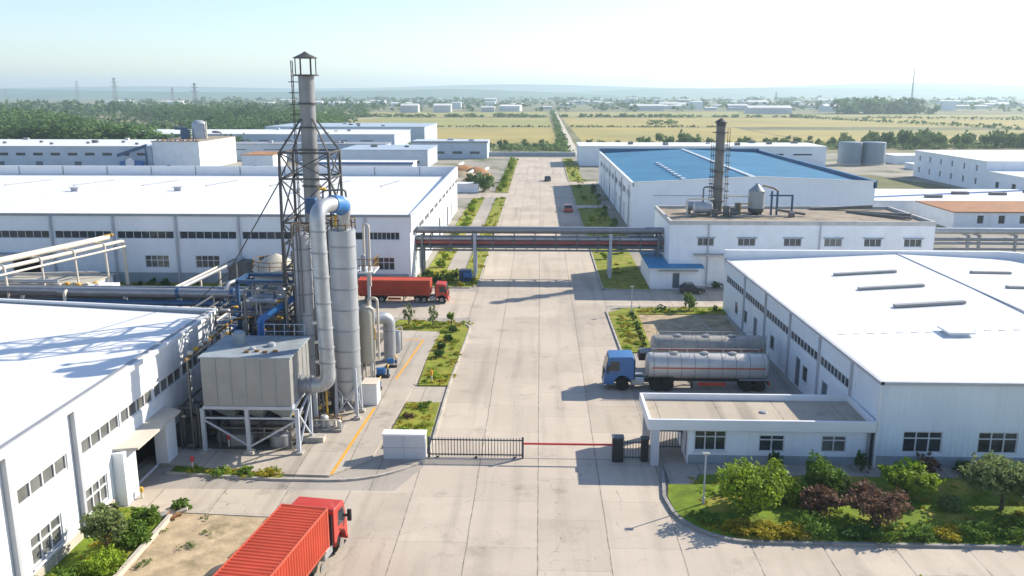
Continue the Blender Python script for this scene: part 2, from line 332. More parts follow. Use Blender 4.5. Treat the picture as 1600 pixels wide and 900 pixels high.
# leaf clouds (numpy)
def leaf_mesh(name, lobes, n, size, mat, seed=0, shell=.55, flat=0.0, ground=None):
    r = np.random.default_rng(seed); V = []; F = []
    vol = np.array([a * b * c for _, (a, b, c) in lobes]) ** .67; vol /= vol.sum(); cs = []
    for (c, rad), w in zip(lobes, vol):
        k = max(8, int(n * w)); nc = max(5, k // 14)
        d = r.normal(size=(nc, 3)); d /= np.linalg.norm(d, axis=1)[:, None]
        cl = d * (shell + (1 - shell) * r.random((nc, 1))) * r.uniform(.78, 1.12, (nc, 1))
        pick = r.integers(0, nc, k); p = cl[pick] + r.normal(size=(k, 3)) * .15
        cs.append(p * np.array(rad) + np.array(c))
    p = np.concatenate(cs); k = len(p)
    if ground is not None: p[:, 2] = np.maximum(p[:, 2], ground + size * .3 * r.random(k))
    nr = r.normal(size=(k, 3)); nr[:, 2] = np.abs(nr[:, 2]) + flat; nr /= np.linalg.norm(nr, axis=1)[:, None]
    t = np.cross(nr, r.normal(size=(k, 3))); t /= np.linalg.norm(t, axis=1)[:, None]; b = np.cross(nr, t)
    s = size * r.uniform(.6, 1.35, (k, 1)); t *= s; b *= s * .55
    v = np.stack([p - t, p + b - t * .1, p + t, p - b - t * .1], 1).reshape(-1, 3)
    me = bpy.data.meshes.new(name); me.vertices.add(4 * k); me.vertices.foreach_set('co', v.astype(np.float32).ravel())
    me.loops.add(4 * k); me.loops.foreach_set('vertex_index', np.arange(4 * k, dtype=np.int32))
    me.polygons.add(k); me.polygons.foreach_set('loop_start', np.arange(0, 4 * k, 4, dtype=np.int32))
    me.update(calc_edges=True); me.materials.append(mat); return me
def leaf_obj(name, lobes, n, size, mat, parent=None, seed=0, **k):
    o = bpy.data.objects.new(name, leaf_mesh(name, lobes, n, size, mat, seed, **k)); COL.objects.link(o)
    if parent is not None: o.parent = parent; OFF[o.name] = OFF.get(parent.name, Vector())
    return o
def round_lobes(r, h, n, seed, z0=.0, squash=.55):
    q = random.Random(seed); L = [((0, 0, z0 + h * .5), (r * .72, r * .72, h * .48))]
    for i in range(n):
        a = 2 * pi * i / n + q.uniform(-.4, .4); rr = r * q.uniform(.4, .66); z = z0 + h * q.uniform(.28, .8); s = q.uniform(.32, .52)
        L.append(((rr * cos(a), rr * sin(a), z), (r * s, r * s, h * s * squash * 1.2)))
    return L
def shrub(x, y, r, h, col, label, cat='shrub', name='shrub', n=700, size=.09, seed=None, group=None, z=.1):
    seed = seed if seed is not None else int(abs(x * 131 + y * 17)) % 9999
    t = thing(name, label, cat, (x, y, z), group)
    leaf_obj('foliage', round_lobes(r, h, 6, seed, 0, .8), n, size, leaf_ms[col], t, seed, ground=0)
    m = MB(); q = random.Random(seed)
    for i in range(4): m.tube([(0 + q.uniform(-.05, .05), q.uniform(-.05, .05), 0), (q.uniform(-.4, .4) * r, q.uniform(-.4, .4) * r, h * .6)], [.03, .012], 5)
    o = m.build('stem', bark_m, None, center=False); o.parent = t
    return t
def tree(x, y, r, h, trunk_h, col, label, n=1600, size=.13, seed=1, multi=False, name='tree', squash=.7, z=.1, lobes=9, shell=.5):
    t = thing(name, label, 'tree', (x, y, z)); q = random.Random(seed)
    cl = round_lobes(r, h - trunk_h, lobes, seed, trunk_h, squash)
    leaf_obj('crown', cl, n, size, leaf_ms[col], t, seed, shell=shell, flat=.3)
    m = MB(); stems = 3 if multi else 1
    for k in range(stems):
        bx = q.uniform(-.12, .12) if multi else 0; lean = q.uniform(-.25, .25) if multi else q.uniform(-.06, .06)
        base = Vector((bx, q.uniform(-.1, .1) if multi else 0, 0)); top = Vector((bx + lean, q.uniform(-.1, .1), trunk_h * 1.25)); rr = .045 * h ** .8 / (1.3 if multi else 1)
        m.tube([base, base.lerp(top, .5) + Vector((.03, .02, 0)), top], [rr * 1.25, rr, rr * .75], 7)
        for c, rad in cl[1 + k::stems]:
            c = Vector(c); mid = top.lerp(c, .5) + Vector((0, 0, .1)); m.tube([top, mid, c], [rr * .6, rr * .4, rr * .15], 5)
    o = m.build('trunk', bark_m, None, center=False); o.parent = t
    return t

# ------------------------------------------------------------------ ground, roads, fields
def disc(r, n=64): return [(r * cos(2 * pi * i / n), r * sin(2 * pi * i / n)) for i in range(n)]
structure('ground', MB().sheet([(-14000, -60), (14000, -60), (14000, 16000), (-14000, 16000)], 0), ground_m, center=False)
structure('site_ground', MB().sheet([(-210, 96), (190, 96), (190, 345), (-210, 345)], .004), site_m, center=False)
structure('yard', MB().sheet([(-95, 8), (75, 8), (75, 101.5), (-95, 101.5)], .008), yard_m, center=False)
structure('road', MB().sheet([(-7.3, 100), (7.5, 100), (7.5, 316), (-8.0, 316)], .014), road_m, center=False)
structure('forecourt', MB().sheet([(-7.25, 50.3), (-8.5, 47), (-20, 46.9), (-23.3, 46.8), (-23.3, 43.9), (-13.5, 43.6), (-13.5, 10), (60, 10), (60, 41.5), (9, 42.3), (7.5, 45), (7.4, 100), (-7.2, 100)], .012), road_m, center=False)
structure('side_road', MB().sheet([(7.4, 93.2), (75, 93.2), (75, 100.6), (7.4, 100.6)], .016), road_m, center=False)
structure('side_road', MB().sheet([(-95, 87.2), (-7.2, 87.2), (-7.2, 99.6), (-95, 99.6)], .016), road_m, center=False)
structure('bare_lot', MB().sheet([(-20.3, 10), (-13.4, 10), (-13.4, 43.5), (-20.3, 43.9)], .02), lot_m, center=False)
structure('parking_lot', MB().sheet([(10.4, 75.2), (19.8, 75.2), (19.6, 89.3), (10.4, 89.3)], .016), lot_m, center=False)
structure('parking_line', MB().sheet([(17.4, 78.5), (17.55, 78.5), (16.55, 89.2), (16.4, 89.2)], .022), kerb_m, center=False)
structure('cross_path', MB().sheet([(-45, 193.5), (-7.4, 193.5), (-7.4, 203), (-45, 203)], .012), road_m, center=False)
structure('cross_path', MB().sheet([(7.4, 176), (14.6, 176), (14.6, 181), (7.4, 181)], .018), road_m, center=False)
structure('cross_path', MB().sheet([(7.4, 222), (14.6, 222), (14.6, 230), (7.4, 230)], .018), road_m, center=False)
# fields
def field(x0, x1, y0, y1, mat, skew=0): structure('field', MB().sheet([(x0, y0), (x1, y0), (x1 + skew, y1), (x0 + skew, y1)], .02), mat, center=False)
field(-190, 8, 405, 600, field_m); field(20, 130, 405, 600, field_m); field(132, 600, 405, 560, field_m)
field(-190, 8, 612, 835, field2_m); field(20, 600, 612, 835, field_m)
field(-330, 8, 868, 1090, field2_m); field(21, 240, 868, 1090, field2_m); field(245, 700, 868, 960, field2_m)
structure('farm_track', MB().sheet([(11.5, 330), (15, 330), (19.5, 1090), (15.5, 1090)], .03), M("track", (.52, .48, .40), .95, var=.1), center=False)
structure('farm_track', MB().sheet([(-190, 700), (-165, 760), (-120, 1000), (-128, 1000), (-172, 762), (-197, 702)], .034), M("track_pale", (.46, .41, .32), .95, var=.1), center=False)
# hills on the horizon
def hills(y, x0, x1, hmax, seed, depth=900):
    q = random.Random(seed); ph = [(q.uniform(0, 6.28), q.uniform(.0004, .0025), q.uniform(.2, 1)) for _ in range(7)]; m = MB(); n = 120; vs = []
    for i in range(n + 1):
        x = x0 + (x1 - x0) * i / n; e = min(1, 5 * i / n, 5 * (n - i) / n)
        h = hmax * e * (.62 + .38 * sum(a * sin(f * x + p) for p, f, a in ph) / 3)
        vs += [(x, y, 0), (x, y + depth * .5, max(1, h)), (x, y + depth, 0)]
    m.add(vs, [(3 * i + k, 3 * i + 3 + k, 3 * i + 4 + k, 3 * i + 1 + k) for i in range(n) for k in (0, 1)])
    structure('hills', m, leaf_ms['hill'], center=False)
hills(3300, -4200, 600, 58, 3); hills(4300, -600, 5200, 70, 5); hills(6000, -6500, 6500, 110, 8)

# kerbs along the roads, planted strips
kerb([(-7.1, 52.5), (-7.2, 66), (-6.9, 82.6), *arc(-9.4, 82.9, 2.5, 0, 80, 6), (-14.4, 86.2)])
kerb([(-23, 48.9), (-16, 48.2), (-13.2, 48.2), *arc(-12.6, 54.2, 6, -90, -38, 7), (-7.4, 51)], mat=kerb_m)
kerb([(7.6, 101), (7.6, 175.5)], mat=kerb_m); kerb([(7.6, 181.5), (7.6, 221.5)]); kerb([(7.6, 230.5), (7.8, 312)])
kerb([(20, 100.9), (9.2, 100.9), *arc(9.0, 102.3, 1.4, -90, -180, 5)][:-1], mat=kerb_m)
kerb([(-7.5, 192.5), (-7.5, 102.6), (-8.4, 101.4), (-15.4, 101.4)]); kerb([(-7.6, 310), (-7.5, 203.5)])
kerb([(7.5, 75), (7.25, 89.5), *arc(9.2, 89.9, 2.0, 180, 95, 5), (20, 92.6)])
kerb([(7.75, 50.3), (7.35, 46.6), *arc(11.6, 45.6, 4.1, 185, 262, 9), (13.5, 41.5), (60, 41.3)], w=.2, h=.16, mat=kerbd_m)
kerb([(-20.5, 14), (-20.3, 43.2)], w=.22, h=.3, mat=plinthb_m); kerb([(-19.9, 43.9), (-13.5, 43.45)], w=.1, h=.06)
bed = lambda poly, mat=grass_m, z=.1: structure('grass', MB().prism(poly, .002, z), mat, kind='stuff', center=False)
bed([(-9.7, 65.7), (-7.2, 65.7), (-7.0, 82.8), (-7.6, 84.6), (-9.2, 85.3), (-14.6, 86.1), (-14.6, 82.2), (-9.6, 81.6), (-9.9, 75)])
bed([(-10.3, 53.2), (-7.4, 53.2), (-7.5, 61.8), (-10.0, 61.8)])
bed([(7.6, 75.3), (10.3, 75.3), (10.5, 89.3), (20, 89.6), (20, 92.5), (9.1, 91.8), (7.4, 89.8)])
bed([(7.7, 102.2), (9.0, 101), (13.2, 101), (13.2, 104), (21, 104), (21, 101), (30, 101), (30, 103), (15.6, 103.1), (13, 104.8), (13, 175.8), (7.7, 175.8)][:4] + [(13.2, 175.8), (7.7, 175.8)])
bed([(7.7, 181.5), (12.6, 181.5), (12.6, 221.5), (7.7, 221.5)]); bed([(7.7, 230.5), (11.5, 230.5), (11.5, 312), (7.9, 312)])
bed([(-7.6, 112), (-7.6, 192.4), (-9.8, 192.4), (-9.8, 112)]); bed([(-12.4, 112), (-12.4, 192.4), (-14.9, 192.4), (-14.9, 112)])
bed([(-8.5, 101.5), (-7.6, 102.7), (-7.6, 112), (-15.3, 112), (-15.3, 101.5)]); bed([(-7.6, 203.5), (-7.7, 309), (-10.6, 309), (-10.6, 203.5)])
structure('footpath', MB().sheet([(-12.3, 112), (-9.9, 112), (-9.9, 192.4), (-12.3, 192.4)], .03), yard_m, center=False)
bed([(-24, 14), (-20.5, 14), (-20.4, 43.3), (-22.2, 44.3), (-24, 44.3)], lawn_m)
bed([(-22.8, 49), (-16, 48.35), (-15.6, 48.8), (-22.8, 49.9)], lawn_m)
bed([(-62, 99.8), (-17, 99.8), (-17, 103), (-62, 103)], lawn_m)
bed([(7.8, 48.2), (7.55, 46.6), *arc(11.6, 45.6, 3.95, 185, 262, 9), (13.5, 41.65), (60, 41.5), (60, 49.6), (9.9, 49.6), (9.5, 48.2)], lawn_m, .12)
structure('pavement', MB().prism([(7.9, 48.25), (9.4, 48.25), (9.8, 49.65), (60, 49.65), (60, 51.2), (7.9, 51.2)], .002, .13), yard_m, center=False)
dark_yard_m = M('dark_yard', (.105, .10, .09), .9, var=.35, scale=.4, patch=(.2, .18, .15), patch_scale=.3, patch_lo=.53)  # darker ground beneath the pipes and the filter box
structure('plant_yard', MB().sheet([(-66, 68.9), (-24, 62.5), (-23.9, 86.9), (-66, 86.9)], .024), dark_yard_m, center=False)
structure('plant_yard', MB().sheet([(-23.2, 52.6), (-15.9, 52.3), (-15.2, 55.5), (-14.7, 66), (-14.8, 81), (-23.5, 81)], .124), dark_yard_m, center=False)
structure('lawn', MB().sheet([(62, 192), (100, 192), (103, 215), (95, 252), (62, 252)], .03), olive_m, center=False)
structure('pad', MB().prism([(-23.9, 50), (-22.8, 49.95), (-15.5, 48.85), (-12.8, 48.75), (-10.7, 51.2), (-9.95, 66.0), (-9.9, 75), (-9.65, 81.5), (-14.6, 82.1), (-23.9, 82.1)], .004, .12), pad_m, center=False)
structure('pad', MB().sheet([(-10.2, 62.0), (-7.3, 62.0), (-7.2, 65.5), (-9.9, 65.5)], .03), pad_m, center=False)
def strip(pts, w, z, name, mat):
    m = MB()
    for a, b in zip(pts, pts[1:]):
        a = Vector(a); b = Vector(b); d = (b - a).normalized(); n = Vector((-d.y, d.x)) * w / 2; m.quad((*(a + n), z), (*(a - n), z), (*(b - n), z), (*(b + n), z))
    structure(name, m, mat, center=False)
strip([(-12.7, 48.9), (-12.2, 60.4)], .2, .126, 'painted_line', orange_m); strip([(-11.7, 67), (-10.95, 78.6), (-13.2, 78.7)], .18, .126, 'painted_line', orange_m)

# ------------------------------------------------------------------ near left warehouse
t = thing('warehouse', 'near white warehouse with sunlit wall, blank white roof and a dark loading porch', 'warehouse', (-40, 40, 0))
P, Q = (-24, 12), (-24, 61.2); y0 = 12
up = [(a - y0, b - y0, 4.25, 5.15) for a, b in ((14, 17.9), (19, 23.2), (24.5, 28.6), (30.2, 34.6), (36, 40.3), (41.7, 45.9), (46.05, 50.3), (50.45, 54.7), (54.85, 59.6))]
lo_ = [(36.5 - y0, 39.2 - y0, .85, 2.4), (41.6 - y0, 43.9 - y0, .85, 2.4), (30.5 - y0, 33.2 - y0, .85, 2.4)]
gate_h = [(46.1 - y0, 50.2 - y0, .05, 3.05)]
m = MB(); facade(m, P, Q, 0, 7.25, up + lo_ + gate_h, .16); facade(m, Q, (-62, 66.6), 0, 7.25); facade(m, (-62, 66.6), (-62, 12), 0, 7.25); facade(m, (-62, 12), P, 0, 7.25); m.build('wall', wall_m, t)
for h in up: window(t, P, Q, h, 4 if h[1] - h[0] < 4.5 else 5, depth=.16, glass=glassl_m, bar=.09)
for h in lo_: window(t, P, Q, h, 3, (.6,), depth=.16, glass=glassl_m, bar=.09, sill=True)
m = MB()
for a, b in ((12, 44.4),): m.box(-24, -23.9, a, b, 0, .6)
m.build('plinth', plinthb_m, t)
MB().prism([(-24.2, 12), (-24.2, 61.0), (-62, 66.4), (-62, 12)], lambda x, y: 6.6, lambda x, y: 7.03 - .008 * (x + 24)).build('roof', roof_m, t)
MB().box(-24.05, -23.78, 12, 61.3, 7.12, 7.4).build('gutter', trim_m, t)
MB().box(-24.3, -24.06, 12, 61.1, 7.33, 7.46).build('roof_edge', gutter_m, t)
MB().prism([(-24, 61.2), (-23.8, 61.35), (-62, 66.95), (-62, 66.6)], 6.9, 7.42).build('parapet', trim_m, t)
for y in (29.4, 35.2, 41.0): MB().box(-23.98, -23.72, y - .12, y + .12, 0, 7.12).build('downpipe', pipeg_m, t)
pr = MB().box(-24, -23.35, 44.6, 46.1, 0, 3.2).box(-24, -23.35, 50.2, 51.6, 0, 3.2).box(-24, -23.35, 46.1, 50.2, 3.0, 3.2).build('porch', wall_m, t, bevel=.03)
MB().prism([(-24, 44.7), (-22.8, 45.3), (-22.8, 51.3), (-24, 51.6)], lambda x, y: 3.28 - .12 * (x + 24), lambda x, y: 3.42 - .12 * (x + 24)).build('canopy', plinthb_m, t)
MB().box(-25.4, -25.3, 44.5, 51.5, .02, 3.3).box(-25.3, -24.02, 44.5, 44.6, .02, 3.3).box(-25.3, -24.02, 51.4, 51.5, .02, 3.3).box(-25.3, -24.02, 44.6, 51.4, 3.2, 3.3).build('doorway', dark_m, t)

# ------------------------------------------------------------------ large left warehouse with parapets
t = thing('warehouse', 'long white-roofed warehouse behind the chimney with a dark strip of windows', 'warehouse', (-55, 135, 0))
x0 = -145; P, Q = (x0, 103.1), (-15.7, 103.1); cols = [-21.15 - 7.75 * k for k in range(15, -1, -1)]
st = [(a + .35 - x0, b - .35 - x0, 5.55, 6.5) for a, b in zip(cols, cols[1:])] + [(cols[-1] + .35 - x0, -17 - x0, 5.55, 6.5)]
lw = [(x - x0, x + 3.0 - x0, 1.95, 3.5) for x in (-48.6, -42.3, -34.5, -26.6)] + [(-20.4 - x0, -17.7 - x0, 1.8, 3.4)]
gd = [(-65.3 - x0, -61.8 - x0, 0, 3.3)]
m = MB(); facade(m, P, Q, 0, 8.5, st + lw + gd, .2)
P2, Q2 = (-15.7, 103.1), (-16.6, 172)
es = [(2.5 + i * 6.2, 7.6 + i * 6.2, 5.5, 6.4) for i in range(11)]; ed = [(8, 10.5, 0, 3), (24, 25.3, 0, 2.6), (33, 36, 0, 3.4), (41, 42.5, 0, 3), (47, 49.5, 0, 3.4), (56, 57.5, 0, 3)]
facade(m, P2, Q2, 0, 8.5, es + ed, .2); facade(m, Q2, (x0, 172), 0, 8.5); facade(m, (x0, 172), P, 0, 8.5); m.build('wall', wall_m, t)
for h in st: window(t, P, Q, h, 7, depth=.2, glass=glass_m, bar=.06)
for h in lw: window(t, P, Q, h, 4, (.6,), depth=.2, bar=.08)
for h in es: window(t, P2, Q2, h, 5, depth=.2, glass=glassl_m, bar=.06)
for h in ed: window(t, P2, Q2, h, 1, depth=.2, glass=door_m, bar=0, name='door')
window(t, P, Q, gd[0], 1, depth=.2, glass=dark_m, bar=0, name='doorway')
MB().box(-67, -60.2, 102.3, 103.08, 3.55, 3.75).build('canopy', plinth_m, t)
m = MB(); m.box(-61.5, -16, 103.0, 103.09, 0, 1.35); m.build('plinth', plinth_m, t)
MB().prism([(x0 + .3, 103.4), (-16.1, 103.4), (-17, 171.6), (x0 + .3, 171.6)], 6.2, lambda x, y: 8.42 - .0225 * (y - 103)).build('roof', roof_m, t)
MB().box(x0, -15.6, 102.92, 103.14, 8.36, 8.66).build('gutter', gutter_m, t)
MB().prism([(-15.7, 103.15), (-15.55, 103.15), (-16.4, 172.2), (-16.75, 172.2)], 6.5, 8.72).build('parapet', trim_m, t)
MB().box(x0, -16.76, 171.7, 172.1, 6, 8.72).build('parapet', trim_m, t)
m = MB(); [m.box(x, x + .15, 171.6, 171.69, 7, 8.6) for x in range(-141, -18, 9)]; m.build('parapet_joint', gutter_m, t)
for x in cols: MB().box(x - .13, x + .13, 102.86, 103.09, 0, 8.36).build('downpipe', pipeg_m, t)
for i, x in enumerate((-92, -74, -58, -38)):
    q = MB(); yv = 134 + (i % 3) * 1.5; zr = 8.42 - .0225 * (yv - 103); q.box(x - .55, x + .55, yv - .5, yv + .5, zr - .05, zr + .55); q.box(x - .75, x + .75, yv - .7, yv + .7, zr + .552, zr + .66); q.build('roof_vent', pipeg_m, t)
for i, x in enumerate((-104, -92, -80, -68, -57, -46, -36, -27)):
    MB().beam((x, 146, 7.5), (x + 1.2, 158, 7.23), .3, .16).build('roof_rib', gutter_m, t)

# ------------------------------------------------------------------ near right warehouse
t = thing('warehouse', 'near white warehouse with ribbed front wall behind the garden', 'warehouse', (38, 70, 0))
A, B, C_, D = (21.1, 51.3), (60, 51.3), (60, 92.0), (19.9, 91.7)
fw = [(22.75 - 21.1 + i * 4.62, 25.2 - 21.1 + i * 4.62, 1.0, 2.42) for i in range(4)]
m = MB(); facade(m, A, B, 0, 5.6, fw, .15); Lw = hypot(1.2, 40.4)
bays = [(0.6 + 40.4 - (b - 51.3) - .3, 0.6 + 40.4 - (a - 51.3) - 1.0, 3.45, 4.15) for a, b in ((55.8, 62), (62, 69), (69, 76), (76, 83.2), (83.2, 90.8))]
wd = [(91.7 - y - .6, 91.7 - y + .6, .05 if k else 1.0, 2.5 if k else 2.3) for y, k in ((86, 0), (82.5, 0), (79, 1), (73.5, 0), (66.5, 1), (64.8, 0), (60.5, 1))]
facade(m, D, A, 0, 5.6, bays + wd, .06); facade(m, B, C_, 0, 5.6); facade(m, C_, D, 0, 5.6); m.build('wall', wallR_m, t)
for h in fw: window(t, A, B, h, 3, (.68,), depth=.15, bar=.07)
for h in bays: window(t, D, A, h, 8, depth=.06, glass=glass_m, bar=.035)
for h in wd: window(t, D, A, h, 1, depth=.06, glass=door_m if h[2] < .5 else glass_m, bar=.06, name='door' if h[2] < .5 else 'window')
MB().box(21.2, 60, 51.2, 51.295, 0, .78).build('plinth', plinth_m, t)
rz = lambda x, y: 5.62 + .042 * max(0, (17 - abs(x - 37.9))) * min(1, max(0, (y - 52) / 12))
m = MB(); xs = [19.9, 24, 30, 37.9, 45, 52, 60]; ys = [51.25, 62, 75, 91.6]
for i in range(len(xs) - 1):
    for j in range(len(ys) - 1):
        f = lambda x, y: (x + (1.2 * (1 - (y - 51.3) / 40.4) if x < 20 else 0), y, rz(x, y)); m.quad(f(xs[i], ys[j]), f(xs[i + 1], ys[j]), f(xs[i + 1], ys[j + 1]), f(xs[i], ys[j + 1]))
m.build('roof', roofx_m, t)
MB().box(21.0, 60, 51.1, 51.36, 5.5, 5.7).build('gutter', pipeg_m, t); MB().prism([(19.75, 91.7), (20.95, 51.1), (21.2, 51.1), (20.0, 91.7)], 5.52, 5.72).build('gutter', pipeg_m, t)
MB().prism([(19.8, 91.5), (37.8, 91.5), (48.5, 91.5), (50.2, 90.9), (51, 89.5), (51.2, 60), (51.5, 60), (51.4, 90), (50.4, 91.4), (48.6, 92.0), (19.8, 92.0)], 5.0, lambda x, y: 6.62 if y > 80 else 6.3).build('parapet', trim_m, t)
MB().beam((37.9, 52.5, 6.36), (37.9, 91.4, 6.37), .22, .08).build('ridge', pipeg_m, t)
strip_m = MB(); [strip_m.box(22 + i * .55, 22.3 + i * .55, 61.95, 62.05, 5.98 if i > 26 else 5.7 + i * .012, 6.08 if i > 26 else 5.8 + i * .012) for i in range(0)]
for xa, xb, y in ((28.2, 34.2, 82.2), (28.3, 34.2, 76), (28.9, 34.8, 69.6), (41.2, 45.2, 82.5), (41.2, 46.0, 76), (41.8, 46.8, 69.3)):
    q = MB(); q.beam((xa, y - .3, rz(xa, y) + .12), (xb, y + .3, rz(xb, y) + .12), .5, .22); q.build('ridge_light', bag_m, t)
q = MB(); q.box(29.6, 31.0, 60.9, 62.3, 5.7, 6.1); q.box(29.35, 31.25, 60.65, 62.55, 6.12, 6.25); q.build('roof_vent', trim_m, t)
for y in (55.8, 62, 69, 76, 83.2):
    xx = 19.9 + 1.2 * (91.7 - y) / 40.4; MB().box(xx - .16, xx - .02, y - .08, y + .08, 0, 5.5).build('downpipe', pipeg_m, t)
MB().box(20.95, 21.09, 51.0, 51.19, 0, 5.5).build('corner_trim', trim_m, t)

# ------------------------------------------------------------------ gatehouse
for k in range(36): MB().box(22 + k * 1.05, 22.5 + k * 1.05, 61.97, 62.03, rz(22.25 + k * 1.05, 62) - .02, rz(22.25 + k * 1.05, 62) + .03).build('roof_clip', pipeg_m, t) if k < 20 else None
t = thing('gatehouse', 'low white gatehouse with flat concrete roof and a canopy reaching over the gate pillar', 'gatehouse', (14, 53.5, 0))
A, B = (9.45, 51.45), (20.75, 51.45)
gw = [(.4, 2.4, .9, 2.26), (4.45, 6.05, .88, 2.0), (8.35, 9.9, .9, 2.0)]
m = MB(); facade(m, A, B, 0, 2.5, gw, .15); facade(m, (9.45, 55.7), A, 0, 2.5, [(1.2, 2.6, .9, 2.2), (2.9, 3.8, .1, 2.2)], .15); facade(m, (20.75, 55.7), (9.45, 55.7), 0, 2.5); m.build('wall', render_m, t)
window(t, A, B, gw[0], 3, (.7,), depth=.15, bar=.07, sill=True); window(t, A, B, gw[1], 2, (.72,), depth=.15, bar=.07); window(t, A, B, gw[2], 2, (.72,), depth=.15, bar=.07)
window(t, (9.45, 55.7), A, (1.2, 2.6, .9, 2.2), 2, depth=.15); window(t, (9.45, 55.7), A, (2.9, 3.8, .1, 2.2), 1, depth=.15, glass=door_m, name='door')
MB().box(9.5, 20.7, 51.37, 51.445, 0, .62).build('plinth', plinth_m, t)
MB().box(7.05, 20.75, 51.2, 55.8, 2.5, 2.72).build('roof', roofc_m, t)
m = MB(); m.box(6.85, 21.0, 51.0, 51.2, 2.42, 3.12); m.box(6.85, 21.0, 55.8, 56.0, 2.42, 3.12); m.box(6.85, 7.05, 51.2, 55.8, 2.42, 3.12); m.box(20.76, 20.96, 51.2, 55.8, 2.42, 3.12); m.build('parapet', trim_m, t, bevel=.02)
MB().box(7.1, 7.6, 51.05, 51.5, 0, 2.42).build('pillar', block_m, t); MB().box(7.1, 7.6, 55.3, 55.75, 0, 2.42).build('pillar', block_m, t)
MB().box(20.55, 20.7, 51.2, 51.36, 0, 2.42).build('downpipe', gutter_m, t)
m = MB(); m.lathe((14.6, 53.5, 2.72), [(.02, 0), (.28, .02), (.22, .09), (.02, .12)], 10); m.build('roof_puddle', gutter_m, t)

# ------------------------------------------------------------------ process building with roof plant
t = thing('process_building', 'weathered white flat-roofed block carrying a dark smokestack on its dirty roof', 'building', (31, 110, 0))
A, B, C_, D = (15.6, 103.1), (46.9, 103.1), (46.9, 117.3), (15.6, 117.3)
hs = [(x - 15.6, x + w - 15.6, 5.05, 6.0) for x, w in ((18.95, 1.95), (23.75, 2.1), (29.2, 2.1), (34.0, 2.1), (38.7, 2.05), (43.4, 2.1))]
m = MB(); facade(m, A, B, 0, 7.98, hs, .2); facade(m, B, C_, 0, 7.98); facade(m, C_, D, 0, 7.98); facade(m, D, A, 0, 7.98); m.build('wall', render_m, t)
for h in hs: window(t, A, B, h, 3, depth=.2, bar=.06)
for h in hs: MB().box(15.6 + h[0] - .15, 15.6 + h[1] + .15, 102.9, 103.085, 6.02, 6.12).build('lintel', plinth_m, t)
MB().box(15.7, 46.8, 103.2, 117.2, 7.3, 7.75).build('roof', roofd_m, t)
m = MB(); m.box(15.55, 46.95, 103.04, 103.3, 7.6, 8.1); m.box(15.55, 15.85, 103.3, 117.2, 7.6, 8.1); m.box(46.65, 46.95, 103.3, 117.2, 7.6, 8.1); m.box(15.55, 46.95, 117.1, 117.4, 7.6, 8.1); m.build('parapet', parapet_m, t)
for x in (33.4, 20.2): MB().box(x - .07, x + .07, 102.9, 103.02, 0, 7.7).build('downpipe', pipeg_m, t)
MB().box(18.5, 27, 102.0, 103.08, 3.95, 4.12).build('canopy', plinthb_m, t)
for x in (29.0, 31.5, 34.0):
    q = MB().box(x - .45, x + .45, 102.6, 103.0, 3.7, 4.4).build('air_conditioner', pipeg_m, t); MB().lathe((x, 102.58, 4.05), [(.02, 0), (.26, 0), (.26, -.02), (.02, -.02)], 14, 'y').build('fan_grille', black_m, q)
m = MB(); m.beam((36, 116.2, 7.8), (44, 115.6, 8.3), .5, .4); m.beam((40, 113.5, 7.8), (46, 108, 8.2), .4, .4); m.beam((41, 112, 7.9), (45.5, 106.5, 8.0), .25, .3); m.build('roof_beam', steeld_m, t)

t = thing('smokestack', 'dark smokestack with yellow-edged ladder cage on the process building roof', 'smokestack', (22.85, 112, 7.75))
MB().lathe((22.85, 112, 7.75), [(.68, 0), (.66, .3), (.6, 5), (.58, 11.1)], 20).build('stack', steeld_m, t)
MB().lathe((22.85, 112, 7.75), [(.62, 11.1), (.62, 11.5), (.82, 11.55), (.8, 11.65), (.3, 12.0), (.03, 12.15)], 20).build('cap', tower_m, t)
for z, r in ((10.3, 1.05), (8.1, 1.0), (5.4, 1.15), (3.2, .9), (1.6, .9)):
    q = MB().lathe((22.85, 112, 7.75 + z), [(.58, 0), (r, 0), (r, .09), (.58, .09)], 20).build('platform', tower_m, t)
for s_ in (-1, 1):
    m = MB(); xx = 22.85 + s_ * .98
    for dx in (-.14, .14): m.tube([(xx + dx, 111.7, 7.75), (xx + dx, 111.7, 7.75 + (9.2 if s_ < 0 else 10.9))], .035, 6)
    for k in range(26): m.tube([(xx - .14, 111.7, 8.0 + k * .37), (xx + .14, 111.7, 8.0 + k * .37)], .022, 5)
    m.build('ladder', rust_m if s_ > 0 else tower_m, t)
    for k in range(9): MB().lathe((xx, 111.5, 9.8 + k * .9), [(.33, 0), (.36, 0), (.36, .06), (.33, .06)], 10, cap=False).build('cage_hoop', tower_m, t)
t = thing('hopper_tank', 'grey cone-topped tank on a dark skirt, right of the roof smokestack', 'tank', (27.6, 111, 7.75))
MB().lathe((27.6, 111, 7.75), [(1.02, .9), (1.02, 3.0), (1.06, 3.02), (1.06, 3.1), (.35, 3.75), (.2, 3.9), (.2, 4.05), (.02, 4.08)], 24).build('body', hop_m, t)
MB().lathe((27.6, 111, 7.75), [(.6, .1), (1.0, .5), (1.0, .9)], 24).build('skirt', tower_m, t)
for a in range(4): MB().beam((27.6 + .9 * cos(a * pi / 2 + .6), 111 + .9 * sin(a * pi / 2 + .6), 7.75), (27.6 + .9 * cos(a * pi / 2 + .6), 111 + .9 * sin(a * pi / 2 + .6), 8.5), .12).build('leg', tower_m, t)
